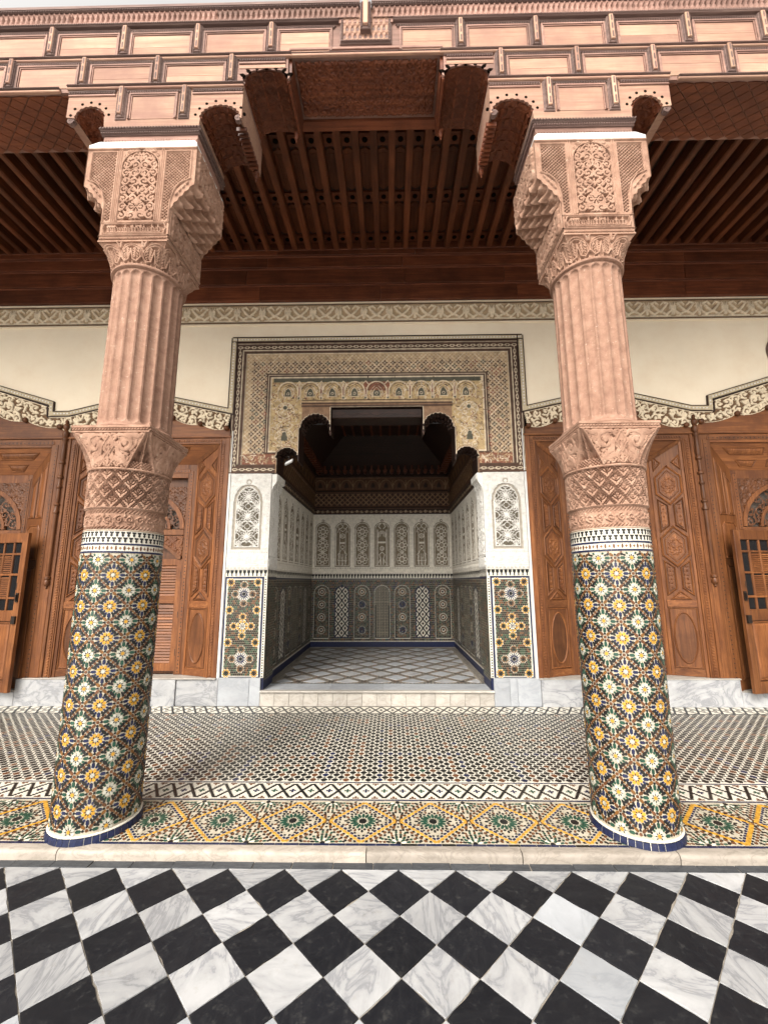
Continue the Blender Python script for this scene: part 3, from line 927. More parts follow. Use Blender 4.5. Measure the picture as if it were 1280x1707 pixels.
for sg in (1, -1):
    cv.scroll(sg*.118, 2.665, .060, -sg, PI/2, .0125, .012, turns=1.25, leaves=False)
    cv.stroke([(sg*.06, 2.665), (sg*.075, 2.60), (sg*.12, 2.575), (sg*.135, 2.545), (sg*.10, 2.52)], [.016, .019, .015, .016, .008], .012)
    for q in range(7):
        cv.leaf(sg*(.05+.024*q), 2.725+.003*math.sin(q), sg*.2+(PI if sg < 0 else 0), .062, .024, .011, bend=sg*.6)
        cv.leaf(sg*(.03+.018*q), 2.545-.004*q, (PI/2-sg*(.2+.15*q)), .058, .024, .011, bend=sg*.9)
    cv.stroke([(0, 2.735), (sg*.045, 2.655), (0, 2.58)], .006, .013); cv.stroke([(0, 2.61), (sg*.05, 2.55), (sg*.02, 2.51)], .006, .012)
    cv.leaf(sg*.02, 2.64, PI/2-sg*.3, .05, .016, .011); cv.leaf(sg*.19, 2.71, PI/2-sg*1.1, .07, .026, .011); cv.leaf(sg*.165, 2.615, PI/2-sg*.7, .07, .027, .011, bend=-sg); cv.leaf(sg*.20, 2.655, PI/2-sg*.2, .05, .02, .011); cv.leaf(sg*.06, 2.56, PI/2-sg*1.2, .05, .022, .011); cv.leaf(sg*.035, 2.69, PI/2-sg*.6, .05, .02, .011)
cv.arab(-.27, .27, 2.50, 2.748, .052, .0062, .0095, seed=13)
cv.leaf(0, 2.60, PI/2, .07, .024, .012, bend=0); cv.leaf(0, 2.515, PI/2, .06, .026, .012, bend=0)
cv.H = np.where(inside, cv.H, 0)
edge = np.abs(s_-lim) < .028
cv.H = np.where(edge, .012, cv.H)
fr = (t*4.2) % 1; kk = np.floor(t*4.2)
fx = ((s_/.17 + .5*(kk % 2)) % 1)-.5
niche = (-.036 + .040*fr**.5*(.35+.65*(2*np.abs(fx))**1.5) - .012*(fr > .88)*(np.abs(fx) < .36))*np.clip((s_-lim)/.06, 0, 1)
cv.H = np.where(s_ > lim+.028, niche*(t < .97)*(t > .22) + np.where(t <= .22, .006*np.sin(s_*60)*np.sin(t*70), 0), cv.H)
cv.H += .002
U, V_ = np.meshgrid(cv.u, cv.v)
facing('capital_face', grid_mesh('capital_face', np.stack(flare(2.495, 2.752, .262, .272, 1.35)(U, V_, cv.H*1.9-.010), -1), M['pink_stone'], None, None, O))
mb = MB()
mb.box(O[0]-.279, O[0]+.279, O[1]-.279, O[1]+.279, 2.752, 2.762); mb.box(O[0]-.276, O[0]+.276, O[1]-.276, O[1]+.276, 2.762, 2.786); mb.box(O[0]-.283, O[0]+.283, O[1]-.283, O[1]+.283, 2.786, 2.803)
mb.rope(O[0]-.276, O[0]+.276, O[1]-.276, 2.774, .010, .021)
m2 = MB(); m2.rope(-.276, .276, -.276, 2.774, .010, .021)
for k in (1, 3):
    c_, s0 = math.cos(k*PI/2), math.sin(k*PI/2)
    mb.add([(O[0]+c_*x-s0*y, O[1]+s0*x+c_*y, z) for x, y, z in m2.v], m2.f)
mb.build('abacus', M['pink_stone'], colA)

# ---- fluted shaft
nfl = 20; RZ0, RZ1 = 2.845, 4.075
vv = np.concatenate([np.linspace(2.80, 2.93, 34), np.linspace(2.94, 3.98, 40), np.linspace(3.985, 4.10, 32)])
uu = np.linspace(0, CIRC, nfl*18+1)
U, V_ = np.meshgrid(uu, vv)
fp = CIRC/nfl; x_ = ((U/fp) % 1-.5)*fp; hw = fp*.425
dz = np.where(V_ < RZ0+hw, RZ0+hw-V_, np.where(V_ > RZ1-hw, V_-(RZ1-hw), 0))
rad = np.sqrt(x_**2+dz**2)
H = -.021*np.sqrt(np.clip(1-(rad/hw)**2, 0, 1))
H -= .006*np.exp(-((np.abs(x_)-fp*.5)/.0022)**2)*(dz < .001)
wear = rng.normal(0, .0006, H.shape); H = H + wear
grow = .010*np.clip((2.86-V_)/.06, 0, 1)**2
P = np.stack(cyl(U, V_, H+grow, .252), -1)
put('fluted_shaft', grid_mesh('fluted_shaft', P, M['flute_stone'], None, None, O), colA)
mb = MB(); mb.lathe([(.245, 4.088), (.262, 4.09), (.272, 4.098), (.274, 4.108), (.268, 4.118), (.25, 4.12)], O[0], O[1], 64)
mb.lathe([(.25, 2.803), (.272, 2.804), (.276, 2.815), (.268, 2.828), (.25, 2.836)], O[0], O[1], 64); mb.build('shaft_ring', M['flute_stone'], colA, smooth=True)

# ---- upper capital
cv, t, s_ = cap_canvas(4.11, 4.302)
for cx_ in (-.275, -.09, .09, .275):
    pass
for cx_, hh in ((0, 1), (-.205, 1), (.205, 1)):
    for off in (0, .014):
        q = np.linspace(0, PI, 16)
        cv.stroke(np.stack([cx_+(.098-off)*np.cos(q), 4.175+(.105-off)*np.sin(q)], 1), .005, .011)
    cv.stroke([(cx_-.095, 4.175), (cx_-.06, 4.135), (cx_-.02, 4.15), (cx_, 4.235), (cx_+.02, 4.15), (cx_+.06, 4.135), (cx_+.095, 4.175)], .007, .013)
    for q in range(5):
        for sg in (1, -1):
            cv.leaf(cx_+sg*.014, 4.16+q*.019, PI/2-sg*.95, .045, .015, .010, bend=sg)
            cv.leaf(cx_+sg*.075, 4.145+q*.022, PI/2+sg*.9, .038, .013, .010, bend=-sg)
for cx_ in (-.103, .103):
    for q in range(3):
        for sg in (1, -1): cv.leaf(cx_, 4.25+q*.015, PI/2-sg*(.5+.2*q), .04, .014, .010, bend=sg)
for q in range(12): cv.leaf(-.24+q*.043, 4.118, PI/2, .025, .014, .008, bend=0)
U, V_ = np.meshgrid(cv.u, cv.v)
facing('capital_face', grid_mesh('capital_face', np.stack(flare(4.11, 4.302, .258, .268, 2.0)(U, V_, cv.H*1.9-.008), -1), M['pink_stone'], None, None, O))
mb = MB(); mb.box(O[0]-.272, O[0]+.272, O[1]-.272, O[1]+.272, 4.302, 4.314); mb.box(O[0]-.267, O[0]+.267, O[1]-.267, O[1]+.267, 4.314, 4.343)
for k in range(4):
    c_, s0 = math.cos(k*PI/2), math.sin(k*PI/2); m2 = MB(); m2.rope(-.262, .262, -.267, 4.328, .009, .012)
    mb.add([(O[0]+c_*x-s0*y, O[1]+s0*x+c_*y, z) for x, y, z in m2.v], m2.f)
mb.build('abacus', M['pink_stone'], colA)

# ---- impost block with stalactite brackets
br = [(.270, 4.60)]
steps = [(.282, 4.618), (.292, 4.652), (.318, 4.664), (.330, 4.700), (.356, 4.712), (.368, 4.748), (.396, 4.762), (.410, 4.796), (.440, 4.812)]
side_path = [(.270, 4.345), (.270, 4.60)] + steps + [(.443, 4.84), (.443, 5.172)]
outl = [(-x, z) for x, z in side_path] + side_path[::-1]
mb = MB(); mb.prism([(O[0]+x*.985, z) for x, z in outl], O[1]-.15, O[1]+.262); mb.build('impost_core', M['pink_stone'], colA)
cv = Cv(-.446, .446, 4.345, 5.172, 310)
ms = cv.dist(outl) > -.002
for sg in (1, -1):
    # pierced lattice side panels
    px0, px1 = (.205, .400)
    P = [(sg*.205, 4.50), (sg*.248, 4.50), (sg*.252, 4.66), (sg*.285, 4.76), (sg*.395, 4.87), (sg*.395, 5.115), (sg*.205, 5.115)]
    d = cv.dist(P)
    cv.H = np.where(d > 0, -.055, cv.H)
    q = .0285
    L1 = np.abs((((cv.u[None, :]+cv.v[:, None])/q) % 1)-.5)*q; L2 = np.abs((((cv.u[None, :]-cv.v[:, None])/q) % 1)-.5)*q
    cv.H = np.where((d > 0) & (np.minimum(L1, L2) < .0050), -.001, cv.H)
    cv.stroke([(sg*.196, 4.485), (sg*.196, 5.13), (sg*.405, 5.13), (sg*.405, 4.87)], .006, .007); cv.stroke([(sg*.18, 4.485), (sg*.18, 5.15)], .004, .006)
    cv.stroke([(sg*.412, 4.87), (sg*.33, 4.83), (sg*.285, 4.76), (sg*.262, 4.66), (sg*.258, 4.48)], .005, .008)
    for q in range(4): cv.leaf(sg*(.30+.026*q), 4.715+.033*q, PI/2-sg*.6, .035, .014, .009)
# middle panel: arch filled with scrolls
arch = [(-.145, 4.50), (.145, 4.50)] + [(.145*math.cos(a), 4.985+.145*math.sin(a)) for a in np.linspace(0, PI, 15)]
d = cv.dist(arch)
cv.H = np.where(d > 0, -.034, cv.H)
cv.arab(-.145, .145, 4.50, 5.125, .072, .0078, .005, seed=5, clip=d > .004)
for j in range(6):
    z = 4.53+j*.098
    cv.leaf(0, z, PI/2, .075, .022, .006, bend=0)
    for sg in (1, -1): cv.stroke([(0, z+.02), (sg*.035, z+.055), (sg*.08, z+.035), (sg*.12, z+.07)], [.007, .006, .006, .004], .006)
cv.circle(0, 4.985, .150, .005, .008, a0=0, a1=PI)
for sg in (1, -1):
    cv.line(sg*.150, 4.49, sg*.150, 4.985, .005, .008); cv.line(sg*.165, 4.49, sg*.165, 5.15, .004, .006)
    for q in range(5): cv.scroll(sg*(.125-.024*q), 5.135-.006*q*0 - (0 if q else .04), .016, sg, 0, .0035, .006)
cv.disc(0, 5.145, .010, -.012); cv.line(-.44, 5.158, .44, 5.158, .006, .008)
# inscription cartouche
cv.rect(-.25, .25, 4.372, 4.462, -.011); cv.stroke([(-.235, 4.375), (.235, 4.375), (.248, 4.418), (.235, 4.46), (-.235, 4.46), (-.248, 4.418), (-.235, 4.375)], .005, .007)
rr = random.Random(3); x = -.215
while x < .21:
    w_ = rr.uniform(.014, .026)
    if rr.random() < .45: cv.line(x, 4.388, x, 4.45, .0048, .005)
    cv.stroke([(x, 4.39), (x+w_*.5, 4.386), (x+w_, 4.395), (x+w_*.8, 4.42), (x+w_*.3, 4.43)], .0046, .005)
    if rr.random() < .5: cv.scroll(x+w_*.6, 4.437, .011, 1, 0, .0032, .005, leaves=False)
    x += w_
cv.line(-.27, 4.475, .27, 4.475, .004, .006); cv.line(-.27, 4.360, .27, 4.360, .005, .007)
relief('impost_face', cv, lambda u, v, h: (O[0]+u, O[1]-.264-h*1.35, v), M['pink_stone'], colA, mask=ms)
# flanks
sp = np.array(side_path); seg = np.hypot(np.diff(sp[:, 0]), np.diff(sp[:, 1])); cum = np.concatenate([[0], np.cumsum(seg)])
cv = Cv(-.268, .268, 0, cum[-1], 210)
s1, s2 = cum[1], cum[-3]
cv.arab(-.24, .24, .02, s1-.01, .066, .0085, .018, seed=9); cv.arab(-.24, .24, s2+.05, cum[-1]-.02, .066, .0085, .018, seed=4)
cv.stroke([(-.255, .01), (-.255, s1)], .005, .009); cv.stroke([(.255, .01), (.255, s1)], .005, .009); cv.line(-.268, .012, .268, .012, .006, .009)
V_ = cv.v[:, None]; U = cv.u[None, :]
q = np.clip((V_-s1+.03)/(s2-s1+.05), 0, .999)*5; kk = np.floor(q); fr = q-kk
fx = ((U/.118+.5*(kk % 2)+.5) % 1)-.5
mq = .058*fr**.55*(.35+.65*(2*np.abs(fx))**1.6) - .03*(fr > .86)*(np.abs(fx) < .34) + .008*np.exp(-((np.abs(fx)-.5)/.05)**2)
band_ = np.clip((V_-s1+.03)/.03, 0, 1)*np.clip((s2+.03-V_)/.04, 0, 1)
fade = np.clip((.25-np.abs(U))/.05, 0, 1)
cv.H = cv.H*(1-band_) + mq*band_*fade
def sidefn(u, v, h):
    X = np.interp(v, cum, sp[:, 0]); Z = np.interp(v, cum, sp[:, 1]); b = (v > s1) & (v < s2)
    return O[0]+X+.003+h*np.where(b, .75, 1), O[1]+u, Z-h*np.where(b, .66, 0)
U, V_ = np.meshgrid(cv.u, cv.v)
me = grid_mesh('bracket_flank', np.stack(sidefn(U, V_, cv.H), -1), M['pink_stone'], None, None, O)
for k in range(2):
    o = put('bracket_flank', me, colA); o.rotation_euler[2] = k*PI
mb = MB()
a0, b0, z0, a1, b1, z1 = .441, .268, 5.1725, .395, .225, 5.285
mb.add([(O[0]+sx*a, O[1]+sy*b, z) for z, a, b in ((z0, a0, b0), (z0+.028, a0, b0), (z1, a1, b1)) for sx, sy in ((-1, -1), (1, -1), (1, 1), (-1, 1))],
       [(3, 2, 1, 0), (8, 9, 10, 11)] + [(k*4+i, k*4+(i+1) % 4, k*4+4+(i+1) % 4, k*4+4+i) for k in range(2) for i in range(4)])
mb.build('plaster_cap', M['white_plaster'], colA)

# second column
colB = thing('tiled_column', 'right mosaic column of yellow and white flower tiles under carved pink stone, beside the portal', 'column', (CX0, CY0, ZG), 'pair of tiled columns')
for ch in list(colA.children):
    c = ch.copy(); col.objects.link(c); c.parent = colB
# ================================================================ timber beam over the columns
YB0, YB1 = 2.875, 3.37
def lobes(cx, cz, rx, rz, a0, a1, n, dep, k=5):
    """scalloped arc, lobes bulging away from the opening"""
    P = []
    for i in range(n):
        for q in range(k):
            t = (i + q/k)/n; a = a0+(a1-a0)*t
            w = 1 + dep*abs(math.sin(PI*q/k))
            P.append((cx+rx*w*math.cos(a), cz+rz*w*math.sin(a)))
    P.append((cx+rx*math.cos(a1), cz+rz*math.sin(a1)))
    return P
def vault_lining(parent, s, cx, cz, rx, rz, y0, y1, X):
    """carved interlace on the underside of an arch"""
    L = PI*(rx+rz)/2
    cv = Cv(0, L, y0, y1, 170)
    n = max(3, int(round(L/.085))); st = L/n; m_ = int((y1-y0)/st)+1
    for i in range(-1, n+1):
        for j in range(-1, m_+1):
            x, y = (i+.5)*st, y0+(j+.5)*st
            for k in (.5, .28): cv.stroke([(x-st*k, y), (x, y-st*k), (x+st*k, y), (x, y+st*k), (x-st*k, y)], .0058, .013)
            cv.disc(x, y, .008, .010); cv.line(x-st*.5, y-st*.5, x+st*.5, y-st*.5, .004, .010)
    def fn(u, v, h):
        a = PI-u/L*PI; k = .985-h/rx
        return X(cx+rx*k*np.cos(a)), v, cz+rz*k*np.sin(a)
    relief('vault_lining', cv, fn, M['cedar'], parent)
beam = thing('timber_beam', 'long weathered cedar beam with two rows of framed panels and a pierced drip cornice', 'beam', (0, YB0, 5.85))

def muntin(parent, x, zb, zt, y):
    mb = MB()
    mb.bbox(x-.046, x+.046, y-.010, y+.01, zb+.038, zt-.004, .006)
    mb.bbox(x-.035, x+.035, y-.020, y, zb+.052, zt-.004, .004)
    for sg in (-1, 1): mb.rope(zb+.060, zt-.01, y-.020, x+sg*.024, .008, .017, vertical=True)
    a = mb.build('muntin', M['grey_wood'], parent)
    mb = MB()
    z0, z1 = zb+.074, zt
    mb.bbox(x-.0165, x+.0165, y-.034, y-.012, z0, z1, .004)
    mb.build('chain_strip', M['pale_wood_z'], a)
    mb = MB(); n = 3
    for i in range(n):
        c = z0+(i+.5)*(z1-z0)/n; h_ = (z1-z0)/n*.30
        mb.prism([(x-.0065, c-h_), (x, c-h_-.008), (x+.0065, c-h_), (x+.0065, c+h_), (x, c+h_+.008), (x-.0065, c+h_)], y-.03, y-.0355)
    mb.build('slot', M['grey_wood'], a)

def panel(parent, x0, x1, zb, zt, y, bottom=False, split=False):
    """framed board: dark rope, rose fillets and the pale board itself"""
    zt2 = zt-.028
    mb = MB()
    mb.rope(x0-.02, x1+.02, y-.004, zt2-.010, .0095, .021)
    mb.bbox(x0-.03, x1+.03, y-.012, y+.004, zt2+.002, zt2+.010, .003)
    mb.build('rope_moulding', M['grey_wood'], parent)
    mb = MB()
    e = .014; a, b, c = x0+.002, x1-.002, zt2-.024
    mb.prism([(a, c), (b, c), (b-e, c-e), (a+e, c-e)], y-.014, y+.002)
    mb.prism([(a, c-.0), (a+e, c-e), (a+e, zb+.04), (a, zb+.04)], y-.0138, y+.002)
    mb.prism([(b, c-.0), (b-e, c-e), (b-e, zb+.04), (b, zb+.04)], y-.0142, y+.002)
    e2 = .007
    mb.prism([(a+e+.004, c-e-.004), (b-e-.004, c-e-.004), (b-e-.004-e2, c-e-.004-e2), (a+e+.004+e2, c-e-.004-e2)], y-.009, y+.002)
    mb.prism([(a+e+.004, c-e-.004), (a+e+.004+e2, c-e-.004-e2), (a+e+.004+e2, zb+.04), (a+e+.004, zb+.04)], y-.0088, y+.002)
    mb.prism([(b-e-.004, c-e-.004), (b-e-.004-e2, c-e-.004-e2), (b-e-.004-e2, zb+.04), (b-e-.004, zb+.04)], y-.0092, y+.002)
    mb.build('panel_fillet', M['rose_wood'], parent)
    A, B, C0, D0 = a+e+e2+.007, b-e-e2-.007, zb+.040, c-e-e2-.007
    k = C0+(D0-C0)*random.uniform(.4, .6)
    if split:
        mb = MB(); mb.bbox(A, B, y-.0035, y+.004, C0, k-.0012, .0012); mb.build('wood_panel', M['pale_wood'], parent, loc=((A+B)/2, y, C0))
        mb = MB(); mb.bbox(A, B, y-.0028, y+.004, k+.0012, D0, .0012); mb.build('wood_panel', M['pale_wood'], parent, loc=((A+B)/2, y, k))
    else:
        mb = MB(); mb.bbox(A, B, y-.003, y+.004, C0, D0, .0012); mb.build('wood_panel', M['pale_wood'], parent, loc=((A+B)/2, y, C0))

def rail(parent, x0, x1, z, y, pale=True):
    mb = MB(); mb.bbox(x0, x1, y-.018, y+.005, z-.002, z+.019, .005); mb.build('rail', M['pale_wood'], parent)
    mb = MB(); mb.bbox(x0, x1, y-.026, y+.005, z+.0215, z+.034, .005); mb.rope(x0, x1, y-.024, z+.028, .006, .014); mb.build('rope_moulding', M['grey_wood'], parent)

mb = MB(); mb.box(-9, 9, YB0, YB1, 6.18, 6.69); mb.build('beam_core', M['rose_wood'], beam)
XE = 5.0
r2 = [1.15+.64*i for i in range(7)]; r1 = [.82+.645*i for i in range(7)]
for s in (-1, 1):
    arc = lobes(.855, 5.945, .19, .105, PI, .0, 5, .12)
    P = [(9, 5.85), (9, 6.179), (.668, 6.179), (.668, 5.945)] + arc[1:-1] + [(1.05, 5.945), (1.05, 5.85)]
    mb = MB(); mb.prism([(s*x, z) for x, z in P], YB0+.0015, YB1-.001); mb.build('lower_beam', M['rose_wood'], beam)
    # black leaf shapes painted as shaded cut-outs above the lobes
    mb = MB()
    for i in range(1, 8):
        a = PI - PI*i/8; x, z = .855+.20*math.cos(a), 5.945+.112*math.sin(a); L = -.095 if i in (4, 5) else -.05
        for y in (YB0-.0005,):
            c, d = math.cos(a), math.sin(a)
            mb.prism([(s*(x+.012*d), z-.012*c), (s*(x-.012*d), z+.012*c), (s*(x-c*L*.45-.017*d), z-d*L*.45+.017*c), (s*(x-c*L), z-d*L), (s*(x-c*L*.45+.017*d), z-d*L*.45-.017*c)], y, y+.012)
    mb.build('cutout_leaf_shade', M['opening_shade'], beam)
    vault_lining(beam, s, .855, 5.945, .19, .105, YB0+.004, YB1-.006, lambda x: s*x)
    mb = MB()  # ribs lining the arch
    for i in range(6):
        a = PI*(i)/5; x, z = .855+.192*math.cos(a), 5.945+.108*math.sin(a)
        mb.lathe([(0, -.23), (.012, -.23), (.012, .23), (0, .23)], 0, 0, 6)
        k = len(mb.v)-24
        for q in range(24): vx, vy, vz = mb.v[k+q]; mb.v[k+q] = (s*(x+vx), YB0+.25+vz, z+vy)
    mb.build('arch_rib', M['cedar'], beam)
    mb = MB(); mb.lathe([(0, 5.84), (.009, 5.855), (.004, 5.87), (.018, 5.885), (.022, 5.905), (.014, 5.92), (.024, 5.935), (.024, 5.95), (.016, 5.96)], s*.69, YB1-.05, 14)
    mb.build('pendant', M['cedar'], beam, smooth=True)
    ed = [.235] + r1
    for i in range(7):
        a, b = ed[i]+(.047 if i else .055), ed[i+1]-.047
        panel(beam, *sorted((s*a, s*b)), 6.18, 6.515, YB0, split=random.random() < .5)
        muntin(beam, s*r1[i], 6.18, 6.515, YB0)
    for i in range(6):
        panel(beam, *sorted((s*(r2[i]+.047), s*(r2[i+1]-.047))), 5.85, 6.178, YB0, split=random.random() < .5)
    for x in r2: muntin(beam, s*x, 5.85, 6.178, YB0)
    mb = MB(); x0, x1 = sorted((s*.69, s*1.09)); mb.bbox(x0, x1, YB0-.003, YB0+.006, 6.062, 6.098, .001); mb.build('wood_panel', M['pale_wood'], beam)
    mb = MB(); mb.rope(x0, x1, YB0-.004, 6.14, .0095, .021); mb.bbox(x0-.02, x1, YB0-.012, YB0+.004, 6.152, 6.16, .003); mb.build('rope_moulding', M['grey_wood'], beam)
    mb = MB(); mb.bbox(x0, x1, YB0-.012, YB0+.003, 6.102, 6.122, .003); mb.build('panel_fillet', M['rose_wood'], beam)
    rail(beam, *sorted((s*.64, s*XE)), 6.168, YB0); rail(beam, *sorted((s*2.62, s*XE)), 5.842, YB0)
    # end board with turned spindles, closing the middle opening
    mb = MB(); mb.box(*sorted((s*.640, s*.666)), YB0+.02, YB1-.0, 5.96, 6.179); mb.build('cheek_board', M['cedar'], beam)
    mb = MB()
    for i in range(6):
        y = YB0+.06+i*.072
        mb.lathe([(.004, 5.955), (.016, 5.965), (.008, 5.98), (.02, 6.01), (.009, 6.06), (.017, 6.09), (.008, 6.11)], s*.668, y, 8)
    mb.build('spindle', M['cedar'], beam, smooth=True)
mb = MB(); mb.bbox(-.64, .64, YB0-.016, YB0+.004, 6.170, 6.190, .004); mb.build('rail', M['pale_wood'], beam)
mb = MB(); mb.rope(-.66, .66, YB0-.010, 6.203, .007, .016); mb.build('rope_moulding', M['grey_wood'], beam)
mb = MB(); mb.bbox(-.66, .66, YB0-.012, YB0+.004, 6.235, 6.258, .003); mb.build('panel_fillet', M['rose_wood'], beam)
# middle drop box of the cornice
mb = MB(); mb.bbox(-.225, .225, YB0-.016, YB0+.004, 6.285, 6.505, .008)
mb.rope(-.215, .215, YB0-.02, 6.30, .009, .018)
for sg in (-1, 1): mb.rope(6.30, 6.53, YB0-.02, sg*.207, .009, .018, vertical=True)
mb.build('drop_frame', M['grey_wood'], beam)
def drips(u0, u1, v0, v1, rows, res=170, skip=None):
    cv = Cv(u0, u1, v0, v1, res); dx = .0455; n = int((u1-u0)/dx)+1
    rh = (v1-v0)/rows
    for j in range(rows):
        for i in range(-1, n+1):
            x = u0+(i+.5*(j % 2)+.25)*dx; z = v0+(j+.5)*rh
            cv.stroke([(x-dx/2, z-rh*.55), (x-.006, z+rh*.15), (x, z+rh*.5)], .0042, .008)
            cv.stroke([(x+dx/2, z-rh*.55), (x+.006, z+rh*.15), (x, z+rh*.5)], .0042, .008)
            cv.leaf(x, z-rh*.33, PI/2, rh*.62, .026, -.016, bend=0)
            cv.circle(x, z-rh*.55, .012, .0035, .007, a0=0, a1=PI, n=8)
    return cv
cv = drips(-.195, .195, 6.31, 6.645, 4, 220)
relief('drip_panel', cv, lambda u, v, h: (u, YB0-.019-h, v), M['pale_wood'], beam)
mb = MB(); mb.bbox(-.046, .046, YB0-.058, YB0-.01, 6.375, 6.665, .006); 
for sg in (-1, 1): mb.rope(6.385, 6.66, YB0-.058, sg*.032, .009, .018, vertical=True)
mb.build('muntin', M['grey_wood'], beam)
mb = MB(); mb.bbox(-.021, .021, YB0-.078, YB0-.05, 6.405, 6.70, .004); mb.build('chain_strip', M['pale_wood_z'], beam)
for s in (-1, 1):
    for a, b in ((.0, 1.3), (1.3, 2.6), (2.6, 3.9), (3.9, 5.2)):
        a2 = max(a, .06)
        cv = drips(a2, b, 6.546, 6.648, 1, 200)
        relief('drip_cornice', cv, lambda u, v, h: (s*u, YB0-.024-h-(v-6.545)*.10, v), M['rose_wood'], beam)
    x0, x1 = sorted((s*.235, s*XE))
    mb = MB(); mb.bbox(x0, x1, YB0-.03, YB0+.01, 6.518, 6.5445, .005); mb.rope(x0, x1, YB0-.03, 6.531, .008, .017); mb.build('rope_moulding', M['grey_wood'], beam)
    x0, x1 = sorted((s*.05, s*9))
    mb = MB(); mb.prism([(x0, 6.649), (x1, 6.649), (x1, 6.672), (x0, 6.672)], YB0-.045, YB0+.2); mb.rope(max(x0, -XE), min(x1, XE), YB0-.045, 6.660, .010, .022)
    mb.build('rope_moulding', M['grey_wood'], beam)
    mb = MB(); mb.prism([(x0, 6.673), (x1, 6.673), (x1, 6.700), (x0, 6.700)], YB0-.055, YB0+.3); mb.build('coping_board', M['grey_wood'], beam)
mb = MB(); mb.box(-.235, .235, YB0-.018, YB0+.1, 6.506, 6.67); mb.build('drop_back', M['rose_wood'], beam)
# underside of the beam
cv = Cv(-.62, .62, YB0+.03, YB1-.03, 190)
for k in range(3):
    x = -.40+k*.40
    for r_ in (.05, .10, .15): cv.circle(x, 3.12, r_, .006, .010)
    cv.rosette(x, 3.12, .085, 8, .004, .009)
cv.arab(-.62, .62, YB0+.03, YB1-.03, .07, .0062, .011, seed=2); cv.line(-.6, YB0+.05, .6, YB0+.05, .006, .01); cv.line(-.6, YB1-.05, .6, YB1-.05, .006, .01)
relief('carved_soffit', cv, lambda u, v, h: (u, v, 6.174-h*1.5), M['cedar'], beam)
for s in (-1, 1):
    mb = MB()
    for i in range(-3, 16):
        for j in range(9):
            x = 2.55+.148*(i+.5*(j % 2)); y = YB0+.025+.054*j
            if y > YB1-.01 or not 2.5 < x < 4.6: continue
            P = [(s*(x-.069), y), (s*x, y-.050), (s*(x+.069), y), (s*x, y+.050)]
            P = [(a, min(max(b, YB0+.02), YB1-.005)) for a, b in P]
            mb.zprism(P, 5.849, 5.838)
    mb.build('lattice_soffit', M['cedar'], beam, kind='stuff')

